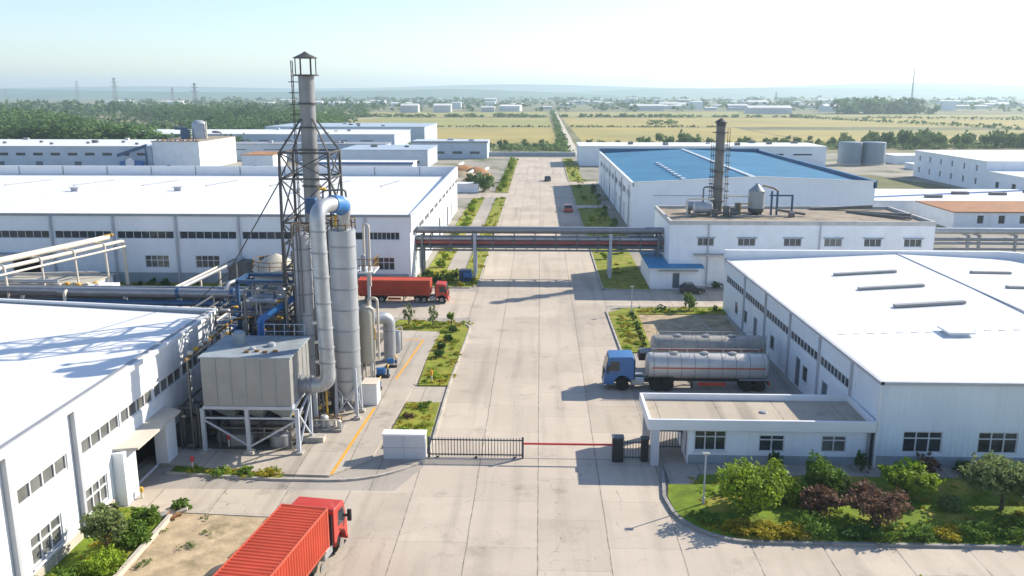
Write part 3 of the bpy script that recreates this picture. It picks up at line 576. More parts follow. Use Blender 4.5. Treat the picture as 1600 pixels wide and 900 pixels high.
for (x, y, r, L, lab) in ((20.7, 110.2, .72, 2.5, 'pale horizontal roof tank nearest the smokestack foot'), (20.2, 112.6, .68, 2.6, 'pale horizontal roof tank behind the front tank beside the smokestack')):
    t = thing('horizontal_tank', lab, 'tank', (x, y, 7.75))
    MB().lathe((x - L / 2, y, 8.75), [(.05, 0), (r * .7, .06), (r, .2), (r, L - .2), (r * .7, L - .06), (.05, L)], 20, 'x').build('body', silo_m, t)
    for dx in (-.8, .8): MB().box(x + dx - .1, x + dx + .1, y - r * .8, y + r * .8, 7.75, 8.35).build('saddle', steeld_m, t)
t = thing('pipe_gantry', 'blue-grey pipe gantry with two tall posts beside the cone-topped roof tank', 'pipe frame', (30.5, 110.5, 7.75))
for x, h in ((29.4, 3.1), (30.1, 3.1), (32.0, 2.6)): MB().beam((x, 110.5, 7.75), (x, 110.5, 7.75 + h), .22).build('post', bluep_m, t)
MB().beam((29.1, 110.5, 10.3), (32.1, 110.5, 10.3), .2).build('beam', bluep_m, t)
MB().tube([(28.3, 111, 11.5), (29.6, 110.8, 11.2), (30.2, 110.5, 10.8)], .1, 8).build('pipe', rust_m, t); MB().tube([(30, 110.3, 8.5), (33.6, 110, 8.0)], .16, 8).build('pipe', steeld_m, t)
t = thing('roof_pipework', 'tangle of yellowish pipes and machinery round the smokestack foot', 'pipework', (23, 110, 7.75))
for pts, r, mt in (([(18.6, 109.5, 7.75), (18.6, 109.5, 9.9), (22, 109.8, 9.9)], .1, pipew_m), ([(21.0, 111.8, 9), (21, 111.8, 11.2), (22.2, 111.8, 11.2)], .1, steeld_m), ([(23.6, 110.8, 10.2), (27, 110.8, 10.1)], .1, pipew_m),
                   ([(24.2, 109.3, 7.8), (31, 109.2, 7.9)], .09, pipew_m), ([(22, 108.7, 8.3), (26.5, 108.6, 8.3)], .12, steeld_m), ([(25.4, 110, 7.8), (25.4, 110, 9.3), (26.6, 110, 9.3)], .08, yellow_m)):
    MB().tube(fillet(pts, .3), r, 8).build('pipe', mt, t)
for x, y, h in ((23.6, 109.8, 1.3), (24.6, 110.3, 1.0), (25.4, 111.5, 1.5), (22.1, 109.4, .9), (19.4, 108.6, .5), (31.6, 109, .6)): MB().box(x - .35, x + .35, y - .3, y + .3, 7.75, 7.75 + h).build('machine', steeld_m, t, bevel=.04)

# blue-roofed shed at its foot
t = thing('shed', 'small white lean-to shed with a bright blue roof by the road', 'shed', (16, 105, 0))
A, B = (13.3, 101.8), (19.3, 101.8); hs = [(2.6, 3.5, .05, 2.0)]
m = MB(); facade(m, A, B, 0, 2.6, hs, .12); facade(m, B, (19.3, 103.05), 0, 2.6); facade(m, (13.3, 112), A, 0, 2.6); m.build('wall', render_m, t)
window(t, A, B, hs[0], 1, depth=.12, glass=door_m, name='door')
MB().prism([(13.0, 101.4), (19.6, 101.4), (19.6, 103.0), (15.5, 103.0), (15.5, 112), (13.0, 112)], lambda x, y: 2.6, lambda x, y: 2.72 + .09 * min(1.6, y - 101.4)).build('roof', M('blue_sheet', (.05, .25, .45), .6, var=.15, scale=.5, spec=.2), t)
MB().box(14.2, 18.9, 101.3, 101.75, 2.2, 2.32).build('canopy', plinthb_m, t)

# ------------------------------------------------------------------ blue-roofed warehouse
t = thing('warehouse', 'large warehouse with a blue metal roof and pale gable wall', 'warehouse', (36, 185, 0))
A, B, C_, D = (15.6, 146), (55.8, 146), (55.8, 226), (15.2, 226)
m = MB(); facade(m, A, (36.6, 146), 0, 8.2, z1b=9.25); facade(m, (36.6, 146), B, 0, 9.25, z1b=8.5)
wd = [(6 + i * 8, 11.9 + i * 8, 5.0, 6.3) for i in range(9)]; dd = [(9.2 + i * 8, 11 + i * 8, .05, 3.4) for i in range(9)]
facade(m, D, A, 0, 8.2, wd + dd, .25); facade(m, B, C_, 0, 8.5); facade(m, C_, D, 0, 8.4); m.build('wall', hall_m, t)
for h in wd: window(t, D, A, h, 4, depth=.25, bar=.1)
for h in dd: window(t, D, A, h, 1, depth=.25, glass=dark_m, bar=0, name='door')
for x0, x1, za, zb in ((15.7, 36.6, 7.9, 8.95), (36.6, 55.6, 8.95, 8.1)):
    MB().add([(x0, 146.1, za), (x1, 146.1, zb), (x1, 224.8, zb), (x0, 224.8, za)], [(0, 1, 2, 3)]).build('roof', blue_roof_m, t)
MB().beam((36.4, 146.2, 9.02), (36.1, 224, 9.02), .9, .12).build('ridge_cap', sky_panel_m, t)
MB().prism([(15.4, 224.9), (55.8, 224.9), (55.8, 226), (15.2, 226)], 7.5, lambda x, y: 10.3 - .06 * abs(x - 36)).build('parapet', blue_trim_m, t)
MB().prism([(55.5, 146), (56.1, 146), (56.1, 226), (55.5, 224.9)], 7.5, 8.75).build('parapet', blue_trim_m, t)
MB().prism([(15.3, 146), (15.75, 146), (15.5, 224.9), (15.0, 226)], 7.6, 8.35).build('parapet', trim_m, t)
m = MB()
for xa, xb, za, zb in ((15.6, 36.6, 8.3, 9.35), (36.6, 55.8, 9.35, 8.6)): m.beam((xa, 145.95, za), (xb, 145.95, zb), .3, .16)
m.build('gable_trim', trim_m, t)
for i in range(9): MB().box(24.4, 25.1, 150 + i * 4.2, 152.2 + i * 4.2, 8.3, 8.62).build('skylight', sky_panel_m, t)
MB().box(19, 33, 145.86, 145.99, 6.1, 6.18).build('wall_trim', plinth_m, t)
for i in range(6): MB().box(15.25, 15.45, 150 + i * 14, 150.25 + i * 14, 0, 8.0).build('downpipe', pipeg_m, t)

# ------------------------------------------------------------------ simpler buildings further back
def hall(name, label, x0, x1, y0, y1, h, roofmat=None, wallmat=None, ws=(), we=(), ww=(), rise=0, trim=None, group=None, cat='warehouse', roof_z=None, fine=True):
    t = thing(name, label, cat, ((x0 + x1) / 2, (y0 + y1) / 2, 0), group); m = MB(); Sd = {'s': ((x0, y0), (x1, y0)), 'e': ((x1, y0), (x1, y1)), 'n': ((x1, y1), (x0, y1)), 'w': ((x0, y1), (x0, y0))}
    for k, hs in (('s', ws), ('e', we), ('w', ww), ('n', ())): facade(m, *Sd[k], 0, h, hs, .2)
    m.build('wall', wallmat or wall_m, t)
    for k, hs in (('s', ws), ('e', we), ('w', ww)):
        for q in hs: window(t, *Sd[k], q, 2, depth=.2, bar=0, name='door' if q[2] < .3 else 'window', glass=door_m if q[2] < .3 else glass_m)
    xm = (x0 + x1) / 2; rz_ = roof_z or h
    r = MB(); e = .25
    if rise: r.prism([(x0 - e, y0 - e), (x1 + e, y0 - e), (x1 + e, y1 + e), (x0 - e, y1 + e)], h - .2, h + .1) if False else r.add([(x0 - e, y0 - e, h), (xm, y0 - e, h + rise), (x1 + e, y0 - e, h), (x0 - e, y1 + e, h), (xm, y1 + e, h + rise), (x1 + e, y1 + e, h)], [(0, 1, 4, 3), (1, 2, 5, 4), (0, 2, 1), (3, 4, 5)])
    else: r.box(x0 - e, x1 + e, y0 - e, y1 + e, h, h + .18)
    r.build('roof', roofmat or roof_m, t)
    if trim: MB().box(x0 - .35, x1 + .35, y0 - .4, y0 - .26, h - .35, h + .3).build('eaves_trim', trim, t)
    if cat == 'warehouse':
        qq = random.Random(int(x0 * 7 + y0))
        for i in range(max(2, int((x1 - x0) / 14))):
            x, y = qq.uniform(x0 + 3, x1 - 4), qq.uniform(y0 + 2, y1 - 3); MB().box(x, x + qq.uniform(.8, 2.4), y, y + 1.2, h + .1 + rise * .4, h + .18 + qq.uniform(.4, .9)).build('roof_unit', qq.choice((steeld_m, gutter_m, pipeg_m)), t)
    return t
row = lambda a0, n, st, w, z0, z1: [(a0 + i * st, a0 + i * st + w, z0, z1) for i in range(n)]
t = hall('warehouse', 'far left hall with shade-greyed walls and a row of small windows, in front of the wood', -196, -117.8, 261, 298, 7.1, wallmat=grey_shade_m, ws=row(4, 14, 5.35, 3.0, 4.35, 5.2) + row(30, 3, 12, 2.2, .1, 2.6))
for i in range(7): MB().box(-180 + i * 9, -179.2 + i * 9, 268 + (i % 3) * 5, 268.8 + (i % 3) * 5, 7.28, 7.9).build('roof_vent', steeld_m, t)
t = hall('boiler_house', 'tall white block with a rubbly roof edge beside the far left hall', -117.6, -103.2, 261, 293, 8.6, roofmat=roofd_m, wallmat=render_m, ws=[(4, 5.2, .3, 1.6), (9, 9.9, .3, 1.4)], cat='building')
MB().box(-103.25, -103.1, 277, 277.3, 0, 8.5).build('downpipe', gutter_m, t)
for i in range(10): MB().lathe((-116 + i * 1.3, 262.2 + (i % 3) * .6, 8.78), [(.5, 0), (.4, .3), (.05, .5)], 7).build('rubble', dirt_m if i % 2 else steeld_m, t)
t = thing('roof_silo', 'pale round-topped silo standing on the white boiler house roof', 'silo', (-108.5, 276, 8.78))
MB().lathe((-108.5, 276, 8.78), [(2.3, 0), (2.3, 4.6), (1.9, 5.2), (1.0, 5.7), (.05, 5.8)], 24).build('shell', silo_m, t); MB().tube([(-106.0, 275, 8.8), (-106.0, 275, 14.2)], .3, 8).build('pipe', pipew_m, t)
m = MB(); m.box(-113.5, -111.5, 273, 276, 8.78, 11.6); m.box(-115.5, -111.8, 273.5, 275, 11.6, 12.4); m.build('conveyor', bluep_m, t)
t = thing('blue_machine', 'blue and white outdoor machine against the boiler house wall', 'machine', (-121.5, 258, 0))
MB().box(-126, -119.5, 256.5, 259.5, 0, 3.0).build('body', bluel_m, t, bevel=.3); MB().lathe((-122.5, 256.4, 2.6), [(.1, 0), (1.3, 0), (1.3, -.5), (.1, -.5)], 16, 'y').build('drum', trim_m, t)
MB().beam((-127, 258, 4.6), (-118, 258.5, 7.6), .9).build('chute', bluep_m, t); MB().beam((-118.2, 258, 0), (-118.2, 258, 7.4), .5).build('post', bluep_m, t)
hall('store', 'small white store with a brown rubble roof left of the lattice tower', -89, -79.6, 257, 271, 4.9, roofmat=dirt_m, wallmat=render_m, ws=[(3.5, 4.6, .5, 1.8)], cat='building')
t = hall('warehouse', 'wide hall with shade-greyed walls and long white roof behind the lattice tower', -170, -56.6, 338, 380, 7.2, wallmat=grey_shade_m, ws=row(30, 8, 10, 5, 4.6, 5.0))
hall('warehouse', 'tall pale hall at the field edge, last of the left-hand row', -124, -52, 392, 440, 8.0, roofmat=bluegrey_roof_m, wallmat=grey_shade_m)
hall('warehouse', 'shade-greyed windowless hall with white end wall above the blue-edged low roof', -140, -53.5, 300, 312, 5.6, wallmat=grey_shade_m, roofmat=gutter_m, ws=row(20, 5, 12, 6, 3.6, 3.9))
hall('warehouse', 'pale hall in two steps beyond the parapet corner of the long warehouse', -63, -35.4, 273, 299, 5.4, roofmat=bluegrey_roof_m, wallmat=grey_shade_m, ws=row(14, 3, 4.5, 2, 1.2, 2.2))
hall('shed', 'low shed with a white and blue roof in front of the two-step pale hall', -72, -38, 257.5, 267, 2.6, roofmat=roof_m, trim=bluel_m, cat='shed')
hall('warehouse', 'long low grey hall with shade-toned walls and dark slit windows by the end of the road', -46, -19, 311, 326, 5.9, wallmat=grey_shade_m, roofmat=grey_shade_m, ws=row(2, 4, 6.3, 3.4, 1.7, 2.6), trim=gutter_m)
t = hall('warehouse', 'long white-roofed hall behind the blue-roofed warehouse', 12.6, 91, 281, 302, 6.2, wallmat=wallR_m, ww=[], ws=row(50, 3, 9, 6, 3.5, 4.0))
for x, y in ((40, 286), (29, 290), (63, 285), (75, 292)): MB().box(x, x + 1.6, y, y + 1.6, 6.38, 7.2).build('roof_vent', steeld_m, t)
t = hall('office_block', 'two-storey white block with rows of narrow windows at the right edge', 105.4, 200, 209, 249, 7.1, roofmat=roof_m, wallmat=render_m, ww=[(40 - 40 + 3 + i * 6.4, 3.9 + i * 6.4, 4.6, 6.0) for i in range(6)] + [(3 + i * 6.4, 4.0 + i * 6.4, 1.4, 2.9) for i in range(6)], cat='building')
t = hall('annexe', 'lower white annexe with square windows in front of the two-storey block', 105.2, 150, 186, 208.8, 4.9, roofmat=roof_m, wallmat=render_m, ww=[(5, 6.6, 1.6, 3.0), (12, 13.8, 1.6, 3.2), (18, 19.5, 1.4, 2.8)], cat='building', trim=gutter_m)
t = hall('workshop', 'white workshop with a flat rust-brown roof above the pipe rack', 71.3, 125, 150.3, 165.5, 2.9, roofmat=brownroof_m, wallmat=render_m, ws=[(4 + i * 3.6, 5.1 + i * 3.6, 1.0, 2.4) for i in range(8)], cat='building')
t = hall('store', 'low building with wide white roof and dark roof vents behind the brown-roofed workshop', 62, 128, 167.5, 188, 2.7, roofmat=roofx_m, wallmat=render_m, cat='building')
for x, y in ((84, 178), (91, 177), (100, 181), (106, 176), (76, 172)): MB().box(x, x + 3, y, y + 1.5, 2.88, 3.4).build('roof_vent', steeld_m, t)
MB().beam((64, 172, 2.95), (104, 186, 2.98), .8, .15).build('roof_gutter', bluel_m, t)
hall('shed', 'white-roofed low shed to the right of the twin grey silos', 117, 150, 292, 304, 2.6, wallmat=render_m, cat='shed'); hall('shed', 'narrow low shed in front of the white-roofed shed by the silos', 114, 148, 270, 276, 1.6, wallmat=render_m, cat='shed')
for x, lab in ((101.6, 'left one of the twin grey-blue silos'), (109.2, 'right one of the twin grey-blue silos')):
    t = thing('silo', lab, 'silo', (x, 290, 0), 'twin silos'); MB().lathe((x, 290, 0), [(3.75, .5), (3.75, 7.2), (3.6, 7.3), (.1, 7.42)], 28).build('shell', M("silo_grey", (.17, .225, .28), .5, var=.08), t)
    MB().lathe((x, 290, 0), [(3.95, 0), (3.95, .5)], 28).build('base', kerb_m, t)
t = thing('perimeter_wall', 'long grey wall with pale coping across the far end of the road', 'wall', (-16, 323, 0)); MB().box(-46, 13, 322.8, 323.2, 0, 1.5).build('panel', plinth_m, t); MB().box(-46, 13, 322.7, 323.3, 1.5, 1.66).build('coping', trim_m, t)
hall('hut', 'low white hut beside the round tree behind the long warehouse', -24, -14.6, 203.8, 207.5, 1.9, wallmat=render_m, cat='hut')
hall('shed', 'white shed beside the dirt heaps near the far end of the road', -25.2, -23.2, 222, 240, 1.3, wallmat=render_m, cat='shed')
for x, y, r, h, lab in ((-19, 258, 3.6, 1.6, 'rust-orange dirt heap nearest the long grey hall'), (-22, 246, 4, 1.2, 'pale brown dirt heap behind the long warehouse'), (-18.5, 232, 2.6, 1.0, 'small orange dirt heap beside the planted strip')):
    q = MB().lathe((x, y, 0), [(r, 0), (r * .8, h * .35), (r * .45, h * .8), (.1, h)], 14).build('dirt_heap', dirt_m if 'orange' in lab else lot_m); tag(q, lab, 'dirt heap')

for x, y, r, h, lab in ((-27, 236, 3.0, 1.3, 'brown dirt heap behind the white shed near the far road end'), (-24, 266, 4.5, 1.5, 'wide orange dirt heap in front of the long grey hall'), (-30, 255, 3.4, 1.1, 'low brown dirt heap left of the rust-orange heap'), (-15.4, 246, 2.0, .8, 'small rust-orange dirt heap at the edge of the far planted strip')):
    q = MB().lathe((x, y, 0), [(r, 0), (r * .82, h * .4), (r * .4, h * .85), (.1, h)], 13).build('dirt_heap', dirt_m if 'orange' in lab else lot_m); tag(q, lab, 'dirt heap')
for i, (x, y, L_) in enumerate(((-20.5, 252, 9), (-28.5, 244, 8), (-16.6, 262, 7), (-26, 280, 10))):
    q = MB().tube([(x, y - L_ / 2, .5), (x + .6, y + L_ / 2, .5)], .45, 10).build('concrete_pipe', trim_m); tag(q, ('pale pipe length lying between the orange heaps', 'pale pipe length lying left of the heaps', 'pale pipe length lying beside the far planted strip', 'pale pipe length lying before the long grey hall')[i], 'pipe')
# ------------------------------------------------------------------ process plant: chimney in its lattice tower
CX, CY = -16.5, 62.0
t = thing('chimney', 'tall steel chimney with a pointed rain cap, held in a dark lattice tower', 'chimney', (CX, CY, 0.12))
m = MB(); m.lathe((CX, CY, 0), [(.62, .12), (.6, 12), (.57, 17), (.545, 24.2)], 28); m.build('shaft', M("chimney_skin", (.235, .235, .24), .42, metal=.35, var=.14, scale=.6, streak=.4, streak_col=(.11, .1, .09)), t)
for z in (13.2, 16.4, 19.0, 20.55, 22.2): MB().lathe((CX, CY, z), [(.56, 0), (.66, 0), (.66, .12), (.56, .12)], 28).build('band', tower_m, t)
MB().lathe((CX, CY, 24.15), [(.5, 0), (.88, 0), (.88, .1), (.5, .1)], 28).build('top_platform', tower_m, t)
c = MB().lathe((CX, CY, 25.35), [(.84, 0), (.84, .05), (.3, .3), (.02, .48)], 20).build('rain_cap', tower_m, t)
for k in range(6):
    a = k * pi / 3 + .3; MB().beam((CX + .7 * cos(a), CY + .7 * sin(a), 24.25), (CX + .7 * cos(a), CY + .7 * sin(a), 25.37), .06).build('cap_post', tower_m, t)
m = MB(); lx = CX - .98
for dy in (-.2, .2): m.tube([(lx, CY + dy, 13.5), (lx, CY + dy, 25.2)], .035, 6)
for k in range(33): m.tube([(lx, CY - .2, 13.6 + k * .34), (lx, CY + .2, 13.6 + k * .34)], .022, 5)
m.build('ladder', tower_m, t)
for z in (21.5, 22.2, 23.0, 23.75, 20.5): MB().beam((lx - .3, CY, z), (CX - .5, CY, z), .06).build('ladder_bracket', tower_m, t)
lv = [0.12, 3.5, 7.2, 10.6, 14.0, 17.1, 18.9]; hw = lambda z: 1.72 + .012 * (18.9 - z)
for sx in (-1, 1):
    for sy in (-1, 1): MB().beam((CX + sx * hw(.12), CY + sy * hw(.12), .12), (CX + sx * hw(18.9), CY + sy * hw(18.9), 18.95), .17).build('tower_leg', tower_m, t)
for i, z in enumerate(lv):
    h = hw(z); cs = [(CX - h, CY - h), (CX + h, CY - h), (CX + h, CY + h), (CX - h, CY + h)]
    if i:
        m = MB()
        for a, b in zip(cs, cs[1:] + cs[:1]): m.beam((*a, z), (*b, z), .13)
        m.build('tower_ring', tower_m, t)
    if i < len(lv) - 1:
        z2 = lv[i + 1]; h2 = hw(z2); c2 = [(CX - h2, CY - h2), (CX + h2, CY - h2), (CX + h2, CY + h2), (CX - h2, CY + h2)]
        m = MB()
        for k in range(4): m.beam((*cs[k], z), (*c2[(k + 1) % 4], z2), .08); m.beam((*cs[(k + 1) % 4], z), (*c2[k], z2), .08)
        m.build('tower_brace', tower_m, t)
for sx in (-1, 1):
    for sy in (-1, 1): MB().beam((CX + sx * 1.72, CY + sy * 1.72, 18.9), (CX + sx * .42, CY + sy * .42, 21.2), .1).build('tower_strut', tower_m, t)
MB().beam((CX + 1.75, CY - 1.7, 17.1), (CX + 3.0, CY - 2.6, 14.6), .1).build('outrigger', tower_m, t); MB().beam((CX + 1.72, CY - 1.75, 14.6), (CX + 3.0, CY - 2.6, 14.6), .1).build('outrigger', tower_m, t); MB().beam((CX + 3.0, CY - 2.6, 14.6), (CX + 3.0, CY - 2.6, 12.2), .1).build('outrigger', tower_m, t)
q = MB().tube([(CX - 1.75, CY - 1.7, 17.0), (-24.5, 66, 9.2), (-31, 70, 4.0)], .045, 6).build('guy_wire', tower_m); tag(q, 'dark stay cable running down from the lattice tower to the left', 'cable')

def banded(name, label, x, y, z0, z1, r, rings, mt, top=None, cone=None, cat='tank'):
    t = thing(name, label, cat, (x, y, z0)); prof = ([(r * .35, cone), (r, z0)] if cone is not None else [(r, z0)]) + [(r, z1)] + ([(r * .7, z1 + top), (.05, z1 + top * 1.4)] if top else [])
    MB().lathe((x, y, 0), prof, 32).build('shell', mt, t)
    for z in rings: MB().lathe((x, y, z), [(r - .02, 0), (r + .035, 0), (r + .035, .1), (r - .02, .1)], 32).build('band', gutter_m, t)
    return t
SX, SY = -13.75, 58.9
t = banded('silo', 'fat pale steel silo with dark bands standing on braced legs, right of the chimney', SX, SY, 2.75, 13.75, .95, (12.6, 11.1, 9.6, 8.1, 6.6, 5.1, 3.9, 2.9), silo_m, .12, 1.3, 'silo')
MB().lathe((SX, SY, 1.0), [(.33, 0), (.33, .35)], 14).build('outlet', steeld_m, t)
for k in range(4):
    a = pi / 4 + k * pi / 2; lx, ly = SX + 1.05 * cos(a), SY + 1.05 * sin(a)
    l = MB().beam((lx, ly, .12), (lx - .1 * cos(a), ly - .1 * sin(a), 3.9), .2).build('leg', leg_m, t)
    MB().box(lx - .25, lx + .25, ly - .25, ly + .25, .12, .3).build('foot', kerb_m, l)
    b = pi / 4 + (k + 1) * pi / 2; nx, ny = SX + 1.05 * cos(b), SY + 1.05 * sin(b)
    m = MB(); m.beam((lx, ly, .4), (nx, ny, 2.6), .07); m.beam((nx, ny, .4), (lx, ly, 2.6), .07); m.build('brace', leg_m, t)
def railing(t, pts, z, h=1.0, mt=None, name='railing', n=5):
    m = MB()
    for a, b in zip(pts, pts[1:]):
        for hh in (h, h * .5): m.tube([(*a, z + hh), (*b, z + hh)], .03, 5)
        for k in range(n + 1): q = [a[i] + (b[i] - a[i]) * k / n for i in (0, 1)]; m.tube([(*q, z), (*q, z + h)], .03, 5)
    return m.build(name, mt or yellow_m, t)
ring = lambda x, y, r, n=12: [(x + r * cos(2 * pi * k / n), y + r * sin(2 * pi * k / n)) for k in range(n + 1)]
railing(t, ring(SX, SY, .98), 13.78, .75, rust_m, n=1)
MB().tube([(SX - .98, SY - .35, .2), (SX - .98, SY - .35, 13.9)], .09, 8).build('riser_pipe', steeld_m, t)
for k in range(9): MB().lathe((SX - .98, SY - .35, 1.5 + k * 1.45), [(.09, 0), (.15, 0), (.15, .1), (.09, .1)], 8).build('pipe_flange', rust_m if k % 3 == 0 else steeld_m, t)
MB().tube(fillet([(SX + .3, SY, 13.8), (SX + .3, SY, 14.7), (SX - .5, SY + .4, 14.7), (SX - .5, SY + .4, 13.8)], .3), .1, 8).build('vent_pipe', yellow_m, t)
t = banded('scrubber_column', 'slimmer grey column behind the big curved duct', -16.5, 58.7, .12, 13.4, .6, (12.4, 10.9, 9.2, 7.7, 6.2, 4.7), silo_m, .12, cat='column')
railing(t, ring(-16.5, 58.7, .72), 13.45, .7, rust_m, n=1)
m = MB(); [m.tube([(-16.9 + .25 * k, 57.9, 6 + k), (-16.9 + .25 * k, 57.9, 14.2 + .2 * k)], .06, 6) for k in range(3)]; m.build('pipe', steeld_m, t)

t = thing('exhaust_duct', 'thick curved steel duct rising from the grey box and bending over at a blue fan', 'duct', (-14.15, 54.6, 4.2))
body = fillet([(-15.75, 54.2, 4.05), (-13.95, 54.2, 4.05), (-14.3, 54.6, 15.85), (-13.55, 56.6, 15.85)], 1.15, 9)
MB().tube(body, [.53] * 9 + [.5] * (len(body) - 9), 24).build('pipe', steel_m, t)
for z in (14.3, 12.9, 11.3, 9.6, 7.9, 6.6, 5.6):
    x = -13.95 - .35 * (z - 4.05) / 11.8; MB().lathe((x, 54.2 + .4 * (z - 4.05) / 11.8, z), [(.48, 0), (.545, 0), (.545, .09), (.48, .09)], 24).build('band', gutter_m, t)
for dx, r in ((-15.8, .72), (-15.45, .64), (-15.15, .62)): MB().lathe((dx, 54.2, 4.05), [(.4, 0), (r, 0), (r, .12), (.4, .12)], 24, 'x').build('flange', pipegrey_m, t)
MB().tube(fillet([(-13.55, 56.6, 15.85), (-13.2, 57.9, 15.85), (-13.6, 58.6, 13.8)], .9, 8), .44, 20).build('fan_elbow', steel_m, t)
MB().tube([(-13.72, 56.3, 15.85), (-13.45, 57.0, 15.75), (-13.3, 57.5, 15.5)], .6, 24).build('fan_housing', bluel_m, t); MB().box(-15.3, -14.6, 55.6, 56.4, 15.3, 16.3).build('motor', bluep_m, t, bevel=.08)
q = MB().tube(fillet([(-14.6, 57.6, 15.0), (-14.6, 57.6, 16.6), (-13.2, 58.2, 16.6), (-13.2, 58.6, 15.2)], .25), .07, 8).build('bypass_pipe', steeld_m, t); MB().lathe((-14.6, 57.6, 16.6), [(.05, 0), (.28, .05), (.28, .15), (.05, .22)], 12).build('valve_cap', yellow_m, q)

# grey filter box on legs
t = thing('filter_house', 'big grey panelled filter box raised on braced legs in front of the chimney', 'filter box', (-18.7, 54.2, .12))
x0, x1, y0, y1, z0, z1 = -21.55, -15.82, 51.9, 56.8, 3.35, 6.55
MB().box(x0, x1, y0, y1, z0, z1).build('casing', bag_m, t, bevel=.02)
m = MB(); m.box(x0 - .1, x1 + .1, y0 - .1, y1 + .1, z1, z1 + .1); m.build('lid', bagroof_m, t)
m = MB()
for k in range(1, 6): x = x0 + (x1 - x0) * k / 6; m.box(x - .02, x + .02, y0 - .035, y0 - .002, z0, z1 - .02)
for k in range(1, 5): y = y0 + (y1 - y0) * k / 5; m.box(x1 + .002, x1 + .035, y - .02, y + .02, z0, z1 - .02)
m.build('panel_seam', bagroof_m, t)
m = MB(); m.box(x0 - .05, x1 + .05, y0 - .05, y1 + .05, z0 - .22, z0 - .003); m.build('base_frame', leg_m, t)
for x, y, r, h in ((-17.7, 54.4, .28, .2), (-18.7, 53.6, .2, .12)): MB().lathe((x, y, z1 + .1), [(r, 0), (r, h), (r * .6, h + .06), (.03, h + .08)], 14).build('hatch', silo_m, t)
MB().lathe((-20.0, 54.9, z1 + .1), [(.05, 0), (.42, .0), (.42, .75), (.3, .85), (.05, .87)], 16).build('vent_drum', bagroof_m, t)
m = MB(); [m.box(-19 + i * .6, -18.7 + i * .6, 52.8 + .2 * (i % 2), 53 + .2 * (i % 2), z1 + .1, z1 + .22) for i in range(4)]; m.build('lid_bolt', rust_m, t)
for k in range(3):
    a = x0 + .2 + k * 1.85
    MB().add([(a, y0 + .3, z0 - .22), (a + 1.7, y0 + .3, z0 - .22), (a + 1.7, y1 - .3, z0 - .22), (a, y1 - .3, z0 - .22), (a + .7, 54, 1.7), (a + 1, 54, 1.7), (a + 1, 54.6, 1.7), (a + .7, 54.6, 1.7)], [(0, 1, 5, 4), (1, 2, 6, 5), (2, 3, 7, 6), (3, 0, 4, 7), (4, 5, 6, 7)]).build('hopper', bagroof_m, t)
L = []
for y in (52.0, 56.6):
    for x in (-21.7, -18.8, -15.55):
        l = MB().beam((x, y, .12), (x, y, z0 - .2), .24).build('leg', leg_m, t); MB().box(x - .3, x + .3, y - .3, y + .3, .12, .26).build('foot', kerb_m, l)
l = MB().beam((-15.3, 54.2, .12), (-15.3, 54.2, 3.3), .2).build('leg', leg_m, t); MB().box(-15.9, -14.4, 53.8, 54.6, .12, .45).build('foot', kerb_m, l)
for a, b in (((-21.7, 52, 2.5), (-15.55, 52, 2.5)), ((-21.7, 52, 2.4), (-18.8, 52, .6)), ((-15.55, 52, 2.4), (-18.8, 52, .5)), ((-15.5, 52, .5), (-15.3, 54.2, 3.0)), ((-15.5, 52, 2.9), (-15.3, 54.2, .5)), ((-15.5, 52, 2.6), (-15.3, 54.4, 3.6)), ((-21.7, 52, 2.5), (-21.7, 56.6, .6)), ((-21.7, 56.6, 2.5), (-15.5, 56.6, 2.5))):
    MB().beam(a, b, .11).build('brace', leg_m, t)
# equipment under it
t = thing('screw_conveyor', 'dark conveyor and motor box in the shade under the filter box', 'conveyor', (-18.7, 54.3, .12)); MB().tube([(-21.3, 54.3, 1.3), (-16, 54.3, 1.3)], .32, 12).build('trough', steeld_m, t); MB().box(-20.4, -18.9, 53, 54, .12, .9).build('motor_box', bag_m, t, bevel=.04)
for x in (-21, -18.6, -16.3): MB().beam((x, 54.3, .12), (x, 54.3, 1.2), .15).build('support', steeld_m, t)

# tanks, pipes and pumps beyond the silo
t = thing('vessel', 'tall beige pressure vessel with domed top behind the silo', 'tank', (-13.7, 66, .12))
MB().lathe((-13.7, 66, 0), [(.25, 1.75), (.55, 1.95), (.63, 2.25), (.63, 6.0), (.58, 6.3), (.35, 6.55), (.03, 6.65)], 28).build('shell', beige_m, t)
for k in range(4): a = k * pi / 2 + .6; MB().beam((-13.7 + .52 * cos(a), 66 + .52 * sin(a), .12), (-13.7 + .52 * cos(a), 66 + .52 * sin(a), 2.3), .1).build('leg', beige_m, t)
MB().tube(fillet([(-13.5, 66, 6.5), (-13.5, 66, 7.2), (-12.8, 66, 7.2), (-12.8, 66, 2.2)], .4), .1, 8).build('pipe', pipew_m, t)
MB().tube(fillet([(-13.0, 65.5, 4.0), (-12.9, 65.2, 4.0), (-12.9, 65.2, 4.9), (-13.1, 65.5, 4.9)], .1), .05, 6).build('gauge_pipe', yellow_m, t)
t = thing('standing_pipe', 'thick grey pipe rising from the pad and elbowing over to the beige vessel', 'pipe', (-13.0, 72, .12))
MB().tube(fillet([(-13.0, 72, .12), (-13.0, 72, 4.1), (-14.3, 71.2, 4.1)], .9, 8), .52, 24).build('pipe', steel_m, t); MB().lathe((-13.0, 72, .12), [(.5, 0), (.68, 0), (.68, .12), (.5, .12)], 24).build('flange', pipegrey_m, t); MB().lathe((-13.0, 72, 2.9), [(.5, 0), (.56, 0), (.56, .08), (.5, .08)], 24).build('band', gutter_m, t)
